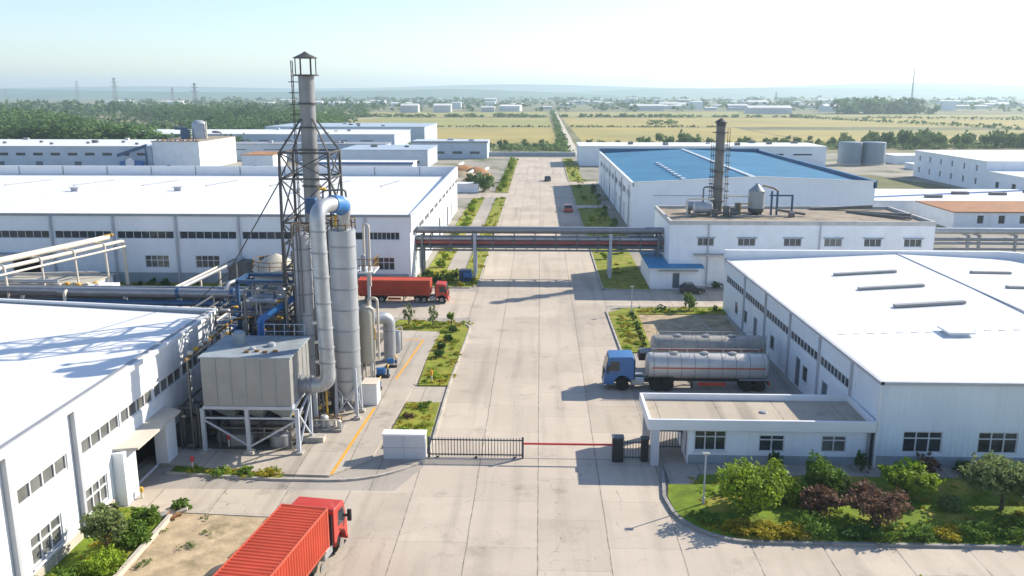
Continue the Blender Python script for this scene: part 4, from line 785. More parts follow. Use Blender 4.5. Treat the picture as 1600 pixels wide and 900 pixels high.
for x, y, lab in ((-12.8, 74.6, 'small upright grey tank with pipe loop at the end of the pad'), (-13.6, 74.4, 'small upright grey tank half hidden behind the elbow pipe')):
    t = thing('small_tank', lab, 'tank', (x, y, .12)); MB().lathe((x, y, .12), [(.3, 0), (.38, .15), (.38, 1.8), (.25, 2.0), (.03, 2.06)], 20).build('shell', silo_m, t); MB().tube(fillet([(x, y, 2.1), (x, y, 2.5), (x + .45, y, 2.5), (x + .45, y, .3)], .2), .06, 7).build('pipe', pipew_m, t)
for x, y, lab in ((-13.0, 64.5, 'blue pump motor beside the white cabinet'), (-12.9, 67.6, 'blue pump motor in the middle of the pump row'), (-12.6, 70.3, 'small blue pump motor farthest along the pump row')):
    s = .8 if 'small' in lab else 1; t = thing('pump', lab, 'pump', (x, y, .12))
    MB().box(x - .6 * s, x + .6 * s, y - .3 * s, y + .3 * s, .12, .26).build('base', black_m, t); MB().lathe((x - .45 * s, y, .62), [(.05, 0), (.3 * s, .02), (.3 * s, .65 * s), (.2 * s, .72 * s), (.05, .74 * s)], 16, 'x').build('motor', bluel_m, t)
    MB().lathe((x + .35 * s, y, .58), [(.05, 0), (.22 * s, .03), (.22 * s, .2), (.05, .22)], 14, 'x').build('casing', bluep_m, t); MB().tube([(x + .45 * s, y, .6), (x + .45 * s, y, 1.0), (x + .45 * s, y + .5, 1.0)], .06, 7).build('pipe', yellow_m, t)
t = thing('cabinet', 'white control cabinet on the pad beside the silo leg', 'cabinet', (-12.6, 61.6, .12)); MB().box(-13.2, -12.1, 60.9, 62.3, .12, 1.75).build('body', trim_m, t, bevel=.03); MB().box(-13.25, -12.05, 60.85, 62.35, 1.75, 1.83).build('lid', pipew_m, t); MB().box(-12.095, -12.07, 61.0, 62.2, .25, 1.65).build('door', frame_m, t)
t = thing('access_platform', 'railed access platform on a grey post to the right of the silo top', 'platform', (-13.6, 67.3, .12))
MB().beam((-13.75, 67.6, .12), (-13.75, 67.6, 9.2), .22).build('post', leg_m, t); MB().box(-14.5, -13.0, 66.0, 68.4, 9.15, 9.27).build('deck', trim_m, t); railing(t, [(-14.5, 66.05), (-13.05, 66.05), (-13.05, 68.35)], 9.27, 1.0, rust_m, n=4)
MB().tube(fillet([(-14.0, 67.5, 9.3), (-14.0, 67.5, 12.9), (-13.4, 66.6, 12.9), (-13.4, 66.6, 8.0)], .3), .09, 8).build('pipe', pipew_m, t); MB().lathe((-13.9, 66.5, 9.27), [(.18, 0), (.18, 1.2), (.1, 1.3)], 10).build('filter_pot', silo_m, t)
for k, x in enumerate((-14.45, -14.2)): MB().tube([(x, 65.2, .2), (x, 65.2, 9.2 - k)], .07, 7).build('riser_pipe', steeld_m, t)
for z in (3.6, 5.2, 6.4, 7.6, 8.8): MB().lathe((-14.3, 65.1, z), [(.05, 0), (.17, .02), (.17, .14), (.05, .16)], 9).build('valve', trim_m if z > 7 else yellow_m, t)
# blue steelwork and conical tank behind the filter box
t = thing('conical_tank', 'squat grey tank with a beige cone roof behind the blue steelwork', 'tank', (-21.3, 68, .12)); MB().lathe((-21.3, 68, 0), [(1.75, .12), (1.75, 9.1)], 28).build('shell', bag_m, t); MB().lathe((-21.3, 68, 9.1), [(1.9, 0), (1.9, .1), (1.0, .8), (.2, 1.2), (.03, 1.25)], 28).build('roof', beige_m, t); railing(t, ring(-21.3, 68, 1.85), 9.2, .7, rust_m, n=1)
t = thing('steel_frame', 'blue steel frame of beams and a leaning brace between filter box and cone-roofed tank', 'steel frame', (-20.5, 65, .12))
for x in (-23.0, -18.6):
    for y in (63.5, 66.0): MB().beam((x, y, .12), (x, y, 9.0), .26).build('column', bluep_m, t)
for a, b in (((-23, 63.5, 9.0), (-18.6, 63.5, 9.0)), ((-23, 66, 9.0), (-18.6, 66, 9.0)), ((-23, 63.5, 9), (-23, 66, 9)), ((-18.6, 63.5, 9), (-18.6, 66, 9)), ((-20.6, 63.4, 9.0), (-22.6, 63.4, 5.4)), ((-23, 63.5, 5.3), (-18.6, 63.5, 5.3))): MB().beam(a, b, .26).build('beam', bluep_m, t)
MB().tube(fillet([(-21.8, 63.2, 7.3), (-19.3, 63.2, 7.6), (-19.3, 63.2, 5.6)], .3), .09, 8).build('yellow_pipe', yellow_m, t)
MB().box(-22.8, -19.2, 63.6, 65.8, 5.5, 7.4).build('machine', bag_m, t, bevel=.08)
for x, z in ((-19.2, 5.7), (-18.9, 6.6), (-18.7, 7.6), (-18.8, 8.4), (-18.6, 10.2)): MB().lathe((x, 63, z), [(.03, 0), (.2, .05), (.2, .14), (.03, .2)], 9).build('valve', rust_m if z < 7 else yellow_m, t)
m = MB(); [m.tube([(-18.5 + .15 * k, 62.9, .2), (-18.5 + .15 * k, 62.9, 11.5 - k)], .06, 6) for k in range(4)]; m.build('riser_pipe', steeld_m, t)
t = thing('blue_duct', 'bright blue square duct bending up behind the filter box lid', 'duct', (-19.4, 58, .12)); MB().tube(fillet([(-19.4, 57.6, 3), (-19.4, 57.6, 7.6), (-17.7, 59.6, 8.6)], .3, 3), .27, 4).build('duct', bluel_m, t); MB().tube([(-17.7, 59.6, 8.6), (-17.3, 60.1, 8.8)], .22, 8).build('collar', bluep_m, t); MB().box(-19.8, -19.0, 57.2, 58, .12, 3).build('base', steeld_m, t)
t = thing('grey_gantry', 'grey box-section gantry frame beside the blue duct', 'gantry', (-20.3, 62, .12))
for a, b in (((-22, 62, .12), (-22, 62, 6.8)), ((-18.4, 62, .12), (-18.4, 62, 6.8)), ((-22, 62, 6.8), (-18.4, 62, 6.8))): MB().beam(a, b, .38).build('beam', pipegrey_m, t)
t = thing('service_platform', 'railed grey service platform just behind the filter box lid', 'platform', (-17.9, 57.5, .12)); MB().box(-19, -16.0, 57.05, 57.8, 6.3, 6.4).build('deck', steeld_m, t); railing(t, [(-19, 57.1), (-16.2, 57.1)], 6.4, 1.0, leg_m, n=4)
for x in (-18.9, -16.3): MB().beam((x, 57.7, .12), (x, 57.7, 6.3), .14).build('post', steeld_m, t)
# blue ducts next to near-left warehouse roof corner
t = thing('blue_duct', 'pair of dark blue pipes running beside the near warehouse corner', 'duct', (-23, 66, .12))
for k, (xa, r) in enumerate(((-23.4, .3), (-22.3, .24))): MB().tube([(xa, 61.8, 4.6), (xa + .3, 75, 4.8)], r, 10).build('pipe', bluep_m, t)
for y in (63, 72): MB().beam((-22.8, y, .12), (-22.8, y, 4.3), .2).build('post', bluep_m, t); MB().beam((-23.8, y, 4.25), (-21.8, y, 4.25), .15).build('beam', bluep_m, t)
t = thing('valve_manifold', 'rusty yellow-flecked pipe manifold along the left edge of the filter box', 'pipework', (-22.4, 55, .12)); MB().tube(fillet([(-22.5, 51.9, 6.4), (-22.4, 60.5, 6.8), (-21, 61.5, 6.8)], .4), .1, 8).build('pipe', rust_m, t)
for k in range(9): MB().lathe((-22.5, 52.8 + k * .9, 6.5), [(.03, 0), (.17, .03), (.17, .22), (.03, .28)], 9).build('valve', yellow_m if k % 3 == 1 else pipew_m, t)
for y in (52.2, 56.5, 60): MB().beam((-22.5, y, .12), (-22.5, y, 6.35), .12).build('post', steeld_m, t)
t = thing('pipe_bundle', 'dark upright pipes with yellow valves between filter box and silo', 'pipework', (-15.3, 57.5, .12))
for k, x in enumerate((-15.5, -15.2, -14.95)): MB().tube([(x, 57.3, .12), (x, 57.3, 8.5 - k * 1.2)], .08, 8).build('pipe', yellow_m if k == 2 else steeld_m, t)
for z in (1.2, 2.6, 4.6, 6.0, 7.4): MB().lathe((-15.5, 57.2, z), [(.03, 0), (.2, .04), (.2, .2), (.03, .25)], 9).build('valve', pipew_m if z > 4 else yellow_m, t)
MB().lathe((-14.9, 56.2, .12), [(.3, 0), (.3, .9), (.2, 1.0)], 14).build('drum', silo_m, t)
t = thing('pump_skid', 'low jumble of small pipes and pots on the pad below the silo', 'pipework', (-14.8, 56.6, .12)); MB().box(-15.8, -13.6, 55.6, 57.0, .12, .3).build('base', kerbd_m, t)
for k in range(5): MB().lathe((-15.4 + k * .4, 56 + .3 * (k % 2), .3), [(.15, 0), (.15, .35 + .12 * (k % 3)), (.05, .6)], 10).build('pot', pipew_m if k % 2 else steel_m, t)
for k in range(3): MB().tube(fillet([(-15.6, 55.9 + k * .4, .4), (-15.6, 55.9 + k * .4, .9), (-13.8, 55.9 + k * .4, .9), (-13.8, 55.9 + k * .4, .4)], .15), .05, 6).build('pipe', rust_m if k else pipew_m, t)

# ------------------------------------------------------------------ pipe racks
def rack(name, label, loc): return thing(name, label, 'pipe rack', loc)
t = rack('pipe_rack', 'pipe bridge carrying grey and maroon pipes across the road on two posts', (0, 108, 0))
X0, X1 = -16.9, 15.5
for y, z, r, mt in ((108.3, 6.1, .4, pipegrey_m), (109.2, 5.75, .3, gantry_m), (107.9, 5.0, .24, steel_m), (107.7, 4.55, .22, piperust_m), (108.6, 4.75, .3, piperust_m), (109.3, 4.9, .28, gantry_m), (107.8, 3.95, .17, gantry_m), (108.9, 4.0, .2, gantry_m)): MB().tube([(X0, y, z), (X1, y, z)], r, 12).build('pipe', mt, t)
for y in (107.4, 109.8): MB().beam((X0, y, 3.6), (X1, y, 3.6), .18, .22).build('girder', gantry_m, t); 
for k in range(13):
    x = X0 + .4 + k * 2.65; m = MB(); m.beam((x, 107.4, 3.7), (x, 109.8, 3.7), .12); m.beam((x, 107.5, 3.7), (x, 107.5, 5.5), .12); m.beam((x, 109.7, 3.7), (x, 109.7, 5.5), .12); m.beam((x, 107.5, 5.45), (x, 109.7, 5.45), .12); m.beam((x, 107.5, 4.35), (x, 109.7, 4.35), .1)
    m.build('cross_frame', gantry_m, t)
m = MB()
for k in range(24): x = X0 + .4 + k * 1.325; m.beam((x, 107.42, 3.62), (x + 1.32, 107.42, 4.3) if k % 2 else (x + 1.32, 107.42, 3.62), .06); 
m.build('truss_web', gantry_m, t)
for x in (-8.2, 8.9):
    for y in (107.4, 109.6): MB().beam((x, y, .1), (x, y, 5.7), .36).build('post', leg_m, t)
for x in (-16.4, -14.9, 14.9):
    for y in (107.5, 109.5): MB().beam((x, y, .1), (x, y, 5.6), .3).build('post', gantry_m, t)
for y in (107.9, 108.7): MB().tube(fillet([(15.0, y, 4.9), (15.0, y, 4.9), (15.2, y, 1.2)], .3), .2, 10).build('down_pipe', steel_m, t)
t = rack('pipe_rack', 'pipe rack running off the right edge beyond the process building', (57, 112, 0))
for y, z, r, mt in ((112, 5.65, .42, steel_m), (113, 4.4, .25, pipegrey_m), (111.7, 4.1, .2, pipegrey_m), (112.4, 3.2, .16, pipegrey_m)): MB().tube([(47.0, y, z), (80, y, z)], r, 12).build('pipe', mt, t)
for x in (55.0, 56.4, 61, 66, 72): MB().beam((x, 111.5, 0), (x, 111.5, 5.2), .3).build('post', pipegrey_m, t); MB().beam((x, 111.2, 5.1), (x, 113.4, 5.1), .2).build('cross_beam', pipegrey_m, t)
t = rack('pipe_rack', 'cream pipe rack slanting across the yard to a bent-down end pipe', (-53, 88, 0))
a0, a1 = Vector((-58.4, 68, 0)), Vector((-49.7, 100.3, 0)); dr = (a1 - a0).normalized(); nr_ = Vector((dr.y, -dr.x, 0))
pp = lambda s, off, z: a0 + dr * s + nr_ * off + Vector((0, 0, z)); Ln = (a1 - a0).length
MB().tube([pp(0, -1.1, 6.3), pp(Ln - 1.2, -1.1, 6.3)], .34, 14).build('pipe', pipew_m, t); MB().tube(fillet([pp(0, 0, 5.75), pp(Ln, 0, 5.75), pp(Ln + .05, 0, .3)], .5), .22, 12).build('pipe', pipew_m, t); MB().tube([pp(0, .55, 5.2), pp(Ln - .4, .55, 5.2)], .12, 10).build('pipe', pipew_m, t)
MB().lathe(tuple(pp(Ln, 0, .05)), [(.4, 0), (.4, .3), (.25, .4)], 12).build('pipe_foot', steeld_m, t)
for k in range(7):
    s = 2.5 + k * 4.6; MB().tube(fillet([pp(s, -1.1, 5.95), pp(s, .25, 6.0), pp(s, .45, 0)], .3), .12, 8).build('post', pipew_m, t)
for k in range(3): MB().lathe(tuple(pp(Ln - 1.6 + k * .5, -1.1, 6.4)), [(.05, 0), (.25, .05), (.25, .25), (.05, .3)], 9).build('valve', yellow_m, t)
t = rack('pipe_rack', 'narrow silver pipe rack leading back from the main grey pipe', (-37, 94, 0))
MB().tube([(-37.4, 84.5, 3.2), (-36.4, 103, 3.2)], .2, 10).build('pipe', steel_m, t); MB().tube([(-38.3, 84.5, 3.1), (-37.5, 103, 3.1)], .13, 10).build('pipe', pipew_m, t)
m = MB(); [m.beam((-38.4 + .05 * k, 84.8 + k, 3.0), (-37.3 + .05 * k, 84.8 + k, 3.0), .09) for k in range(19)]; m.build('rung', rust_m, t)
for y in (86, 91, 96, 101): MB().beam((-37.2 + .05 * (y - 86), y, 0), (-37.2 + .05 * (y - 86), y, 3.0), .18).build('post', pipew_m, t)
MB().box(-37.6, -35.2, 101, 104, .05, 3.1).build('end_box', steeld_m, t)
t = rack('pipe_rack', 'main grey pipe over a dark blue pipe, running behind the near roof', (-36, 83, 0))
MB().tube([(-48.2, 83, 3.6), (-18.5, 83, 3.35)], .46, 18).build('pipe', pipegrey_m, t); MB().tube([(-70, 83.6, 3.75), (-48.2, 83, 3.7)], .34, 14).build('pipe', pipegrey_m, t); MB().tube([(-70, 84.5, 4.3), (-49, 84.5, 4.25)], .2, 10).build('pipe', steel_m, t)
MB().tube([(-47.5, 82.6, 2.55), (-20, 82.6, 2.5)], .3, 12).build('lower_pipe', bluep_m, t); MB().tube([(-70, 82.2, 2.0), (-20, 82.2, 2.0)], .2, 10).build('lower_pipe', bluep_m, t); MB().tube([(-70, 83.9, 2.9), (-20, 83.9, 2.8)], .24, 10).build('lower_pipe', tower_m, t); MB().tube([(-70, 84.4, 2.3), (-20, 84.4, 2.3)], .2, 10).build('lower_pipe', bluep_m, t)
MB().tube(fillet([(-47.2, 83, 3.7), (-47.2, 82.2, 3.7), (-47.2, 82.0, 0)], .5), .17, 8).build('drop_pipe', pipew_m, t)
for x in (-52, -41.5, -36, -30.5, -25.5): MB().beam((x, 83, 0), (x, 83, 3.1), .3).build('post', pipegrey_m, t); MB().beam((x, 81.3, 1.9), (x, 83.2, 1.9), .16).build('bracket', bluep_m, t)
for x in (-36.2, -30.7): MB().lathe((x, 83, 3.47), [(.45, 0), (.56, 0), (.56, .3), (.45, .3)], 18, 'x').build('pipe_clamp', bluep_m, t)
t = rack('pipe_rack', 'grey diagonal pipe climbing from the main pipe towards the cone-roofed tank', (-29, 88, 0))
MB().tube(fillet([(-31.5, 83.2, .1), (-31.3, 83.2, 4.4), (-26.5, 92, 5.0), (-21.6, 92, 5.0), (-21.6, 92, .1)], .8), .2, 10).build('pipe', steel_m, t)
t = thing('valve_house', 'low pump house with cream roof, yellow valves and white front panel', 'pump house', (-54, 95, 0))
MB().box(-61, -50.5, 93, 98.5, 0, 2.0).build('wall', render_m, t); MB().box(-61.2, -50.3, 92.8, 98.7, 2.0, 2.15).build('roof', beige_m, t); MB().box(-50.0, -47.2, 91, 93.5, 0, 2.2).build('white_panel', trim_m, t)
for k in range(7): MB().lathe((-53.5 + k * .75, 92.2 + .4 * (k % 3), 2.0), [(.06, 0), (.3, .08), (.3, .3), (.06, .4)], 9).build('valve', yellow_m if k % 2 else pipew_m, t)
MB().tube([(-62, 96, 2.5), (-51.5, 97.5, 2.5)], .15, 8).build('roof_pipe', pipew_m, t); MB().tube([(-54, 86, 1.9), (-51, 90.5, 2.3)], .22, 8).build('side_pipe', pipew_m, t)
q = MB().tube([(-54.2, 80, .9), (-50.8, 84, .9)], .3, 10).build('red_drum', redc_m); tag(q, 'fallen orange-red pipe lying under the main grey pipe', 'pipe')
for i, (x, y, l, h, lab) in enumerate(((-34.5, 92, 2.6, 1.2, 'cream vessel lying nearest the narrow silver rack'), (-31.5, 95, 2.2, 1.1, 'cream vessel lying farther from the narrow silver rack'))):
    t = thing('horizontal_tank', lab, 'tank', (x, y, 0)); MB().lathe((x - l / 2, y, h), [(.05, 0), (.6, .12), (.7, .3), (.7, l - .3), (.6, l - .12), (.05, l)], 18, 'x').build('body', pipew_m if i == 0 else steel_m, t)
    for dx in (-.7, .7): MB().box(x + dx - .12, x + dx + .12, y - .5, y + .5, 0, .7).build('saddle', steeld_m, t)

def tangle(name, label, x0, x1, y0, y1, h, n, seed, mats, nb=4):
    q = random.Random(seed); t = thing(name, label, 'pipework', ((x0 + x1) / 2, (y0 + y1) / 2, .1)); X = lambda: q.uniform(x0, x1); Y = lambda: q.uniform(y0, y1)
    for i in range(nb):
        x, y, w, d, hh = X(), Y(), q.uniform(.4, 1.0), q.uniform(.4, .9), q.uniform(.5, .75 * h)
        if q.random() < .5: MB().box(x - w, x + w, y - d, y + d, .1, hh).build('machine', q.choice(mats), t, bevel=.06)
        else: MB().lathe((x, y, .1), [(w * .7, 0), (w * .7, hh), (w * .4, hh + .25), (.03, hh + .3)], 18).build('drum', q.choice(mats), t)
    for i in range(n):
        p = [(X(), Y(), q.uniform(.3, h))]; ax = q.choice('xyz')
        for k in range(q.randint(2, 4)):
            a = list(p[-1]); ax = q.choice([c for c in 'xyz' if c != ax]); j = 'xyz'.index(ax); a[j] = (X(), Y(), q.uniform(.2, h))[j]
            if abs(a[j] - p[-1][j]) < .3: a[j] += .5
            p.append(tuple(a))
        MB().tube(fillet(p, .25, 4), q.choice((.06, .08, .12, .18)), 8).build('pipe', q.choice(mats), t)
    for i in range(n): x, y, z = X(), Y(), q.uniform(.4, h); MB().lathe((x, y, z), [(.03, 0), (.18, .05), (.18, .16), (.03, .22)], 9).build('valve', q.choice((yellow_m, rust_m, pipew_m, yellow_m)), t)
    for a, b in ((x0, y0), (x1, y0), (x0, y1), (x1, y1)): MB().beam((a, b, .1), (a, b, h), .14).build('post', steeld_m, t)
    m = MB(); m.beam((x0, y0, h), (x1, y0, h), .12); m.beam((x1, y0, h), (x1, y1, h), .12); m.beam((x1, y1, h), (x0, y1, h), .12); m.beam((x0, y1, h), (x0, y0, h), .12); m.build('top_frame', steeld_m, t)
    return t
tangle('pipework', 'blue and rusty pipe tangle right behind the near warehouse roof corner', -31, -24.2, 69, 79, 4.2, 22, 101, (bluep_m, bluep_m, steeld_m, pipew_m, tower_m), 7)
tangle('pipework', 'dark machinery and valves below the cone-roofed tank', -23.4, -18.2, 69.9, 76, 8.0, 22, 102, (steeld_m, bluep_m, tower_m, pipegrey_m, pipew_m), 6)
tangle('pipework', 'valve-covered pipe stack between blue duct and slim grey column', -20.5, -17.6, 57.9, 60.0, 9.6, 22, 103, (steeld_m, tower_m, tower_m, pipegrey_m, rust_m), 3)
tangle('pipework', 'upright pipes and gauges crowding the tall lattice tower foot', -18.2, -14.6, 60.2, 64.6, 12.5, 24, 104, (steeld_m, tower_m, pipegrey_m, rust_m), 3)
tangle('pipework', 'blue and dark pipes crossing between near roof corner and blue steel frame', -24.0, -18.8, 61.2, 66.4, 7.2, 26, 111, (bluep_m, bluel_m, steeld_m, tower_m, rust_m), 4)
tangle('pipework', 'ground pipes and pots under the raised filter box', -21.0, -16.3, 52.8, 56.4, 1.5, 10, 106, (steeld_m, tower_m, pipegrey_m), 4)
tangle('pipework', 'low pipe clutter under the left end of the main grey pipe', -58, -42, 74, 81, 2.0, 16, 107, (steeld_m, bluep_m, pipew_m, rust_m, tower_m), 8)
tangle('pipework', 'pipe clutter between narrow silver rack and diagonal grey pipe', -35, -27, 86.2, 93, 2.4, 14, 108, (steel_m, pipew_m, steeld_m, pipegrey_m), 6)
tangle('pipework', 'machinery in the shade between near warehouse and filter box', -23.4, -22.2, 52.5, 58.5, 3.0, 10, 109, (steeld_m, tower_m, pipegrey_m, plinth_m), 4)
t = rack('pipe_rack', 'lower bank of dark blue and grey pipes between near roof edge and main grey pipe', (-42, 80.5, 0))
for y, z, r, mt in ((81.2, 1.0, .2, bluep_m), (80.4, 1.5, .26, bluep_m), (79.6, 1.1, .16, tower_m), (78.8, 1.7, .2, pipegrey_m), (84.3, 3.0, .24, bluep_m), (85.0, 3.5, .2, pipegrey_m), (85.7, 2.6, .26, tower_m)): MB().tube([(-66, y, z), (-24.5, y, z + .05)], r, 10).build('pipe', mt, t)
for x in (-62, -56, -50, -44, -38.5, -33, -27.5): MB().beam((x, 78.4, .1), (x, 78.4, 1.6), .16).build('post', steeld_m, t); MB().beam((x, 85.9, .1), (x, 85.9, 3.2), .16).build('post', steeld_m, t); MB().beam((x, 78.3, 1.3), (x, 81.6, 1.3), .12).build('cross_beam', steeld_m, t)
# ------------------------------------------------------------------ vehicles (local: +X forward, front bumper at x = 0)
def wheel(t, x, y, r=.44, w=.28):
    sgn = 1 if y > 0 else -1
    o = MB().lathe((x, y - sgn * w, r), [(r * .55, 0), (r * .93, 0), (r, .04), (r, w - .04), (r * .93, w), (r * .55, w)] if sgn > 0 else [(r * .55, w), (r * .93, w), (r, w - .04), (r, .04), (r * .93, 0), (r * .55, 0)][::1], 24, 'y').build('wheel', tyre_m, t)
    yy = y - sgn * .05 if sgn > 0 else y + .05
    pr_ = [(.02, .02), (r * .2, .03), (r * .22, -.04), (r * .45, -.06), (r * .58, .02)]
    if sgn < 0: pr_ = [(a, -b) for a, b in pr_]
    MB().lathe((x, yy, r), pr_, 20, 'y').build('rim', rim_m, o)
def tractor(t, paint, W_, H_, cl, axles, long_chassis, zc=.58):
    h = W_ / 2; ax = axles[0]; R = .5
    arch = [(ax + .66 * cos(a), R + .06 + .66 * sin(a)) for a in np.linspace(pi * .97, pi * .03, 9)]
    prof = [(-cl, zc + .35), (-cl, H_ - .1), (-cl + .12, H_), (-.55, H_ - .04), (-.36, H_ - .12), (-.12, H_ * .62), (-.02, H_ * .48), (0, zc + .2), (-.02, .5), (arch[-1][0] if arch[-1][0] < -.1 else -.1, .5)] + arch[::-1] + [(arch[0][0], zc + .35)]
    m = MB(); n = len(prof)
    m.add([(x, -h, z) for x, z in prof] + [(x, h, z) for x, z in prof], [(i, n + i, n + (i + 1) % n, (i + 1) % n) for i in range(n)] + [tuple(range(n)), tuple(range(2 * n - 1, n - 1, -1))])
    cab = m.build('cab', paint, t, bevel=.045)
    za, zb = H_ * .615, H_ - .2; xa, xb = -.105, -.33
    MB().quad((xa + .025, -h + .12, za), (xa + .025, h - .12, za), (xb + .025, h - .16, zb), (xb + .025, -h + .16, zb)).build('windscreen', glass_m, cab)
    for s in (-1, 1):
        y = s * (h + .012); q = MB().quad((-.3, y, H_ * .58), (-.5, y, H_ - .34), (-1.2, y, H_ - .34), (-1.2, y, H_ * .58)); q.build('side_window', glass_m, cab)
        MB().box(-.32, -.22, s * h + (0 if s > 0 else -.14), s * h + (.14 if s > 0 else 0), H_ * .62, H_ * .66).box(-.34, -.2, s * (h + .24) - .1, s * (h + .24) + .1, H_ * .54, H_ * .76).build('mirror', black_m, cab)
        MB().box(.002, .03, s * h * .72 - .16, s * h * .72 + .16, .62, .82).build('headlight', lamp_m, cab)
        MB().box(-1.1, -.95, s * h + (.002 if s > 0 else -.04), s * h + (.04 if s > 0 else -.002), H_ * .48, H_ * .5).build('door_handle', black_m, cab)
        MB().box(-.75, -.25, s * h - .05 * s - .06, s * h - .05 * s + .06, .28, .36).build('step', black_m, cab)
    MB().box(-cl - .1, -cl - .004, -h + .08, h - .08, zc + .3, H_ - .25).build('gap_shadow_panel', black_m, cab)  # black panel added to stand for the shadow in the gap behind the cab
    m = MB(); m.box(.003, .02, -h * .6, h * .6, .9, H_ * .55); m.build('grille', black_m, cab); MB().box(-.05, .06, -h, h, .3, .56).build('bumper', paint, cab, bevel=.03)
    MB().box(-long_chassis, -.3, -.42, .42, .5, .78).build('chassis', black_m, t)
    for a in axles:
        for s in (-1, 1): wheel(t, a, s * (h + .05), R, .3 if a == ax else .5)
    for s in (-1, 1):
        MB().box(axles[0] - 1.75, axles[0] - .7, s * (h - .45) - .28, s * (h - .45) + .28, .4, .9).build('fuel_tank', steel_m, t, bevel=.06)
        MB().box(axles[-1] - .5, axles[1] + .5, s * (h - .25) - .25, s * (h - .25) + .25, 1.06, 1.1).build('mudguard', black_m, t)
def container_truck(label):
    t = thing('container_truck', label, 'truck'); W_ = 2.36; tractor(t, red_m, W_, 2.75, 1.75, (-.9, -3.35, -4.3), 4.9)
    x0, x1, h, zb, zt = -12.6, -2.45, 1.2, 1.15, 3.26
    m = MB(); p = .28
    def corr(fx, n):  # corrugated skin
        return [x0 + .1 + (x1 - x0 - .2) * k / n for k in range(n + 1)]
    n = 150; xs = corr(0, n); off = [0, .035, .035, 0]
    for s in (-1, 1):
        vs = []
        for k, x in enumerate(xs): y = s * (h - .045 + off[k % 4]); vs += [(x, y, zb + .12), (x, y, zt - .08)]
        m.add(vs, [(2 * k, 2 * k + 2, 2 * k + 3, 2 * k + 1) if s < 0 else (2 * k, 2 * k + 1, 2 * k + 3, 2 * k + 2) for k in range(n)])
    vs = []
    for k, x in enumerate(xs): z = zt - .05 + off[k % 4] * .8; vs += [(x, -h + .06, z), (x, h - .06, z)]
    m.add(vs, [(2 * k, 2 * k + 2, 2 * k + 3, 2 * k + 1) for k in range(n)])
    m.box(x1 - .11, x1 - .05, -h + .03, h - .03, zb, zt - .04); m.box(x0 + .05, x0 + .11, -h + .03, h - .03, zb, zt - .04); m.box(x0 + .1, x1 - .1, -h + .06, h - .06, zb, zb + .1)
    c = m.build('container', redc_m, t, sharp=20)
    m = MB()
    for s in (-1, 1):
        for z in (zb + .06, zt - .035): m.box(x0, x1, s * h - .06 * (s > 0) , s * h + .06 * (s < 0), z - .06, z + .04)
        for x in (x0, x1 - .12): m.box(x - .004, x + .124, s * (h + .004) - .12 * (s > 0), s * (h + .004) + .12 * (s < 0), zb - .004, zt + .012)
    for x in (x0, x1 - .1): m.box(x, x + .1, -h + .12, h - .12, zt - .09, zt + .004)
    m.build('corner_frame', M("container_rail", (.48, .085, .045), .5, var=.1), c)
    m = MB(); [m.box(-12.5, -2.7, s * .5 - .07, s * .5 + .07, .8, 1.14) for s in (-1, 1)]; [m.box(-12.5 + k * 1.9, -12.38 + k * 1.9, -1.1, 1.1, .98, 1.135) for k in range(6)]; m.build('trailer_frame', redc_m, t)
    for a in (-9.3, -10.3, -11.3):
        for s in (-1, 1): wheel(t, a, s * 1.2, .5, .5)
    for s in (-1, 1): MB().box(-6.3, -6.15, s * .9 - .07, s * .9 + .07, .2, .95).build('landing_leg', black_m, t); MB().box(-8.4, -6.6, s * 1.12 - .03, s * 1.12 + .03, .5, .8).build('side_guard', redc_m, t)
    return t
t = container_truck('red truck with a red ribbed container, seen from behind in the foreground'); t.location = (-11.06, 41.0, .022); t.rotation_euler.z = radians(81.5)
t = copy_tree(t, (-10.2, 94.5, .018), 0.0, 'red container truck half hidden behind the silo, nosing out to the road'); t.scale = (.8, .8, .8)
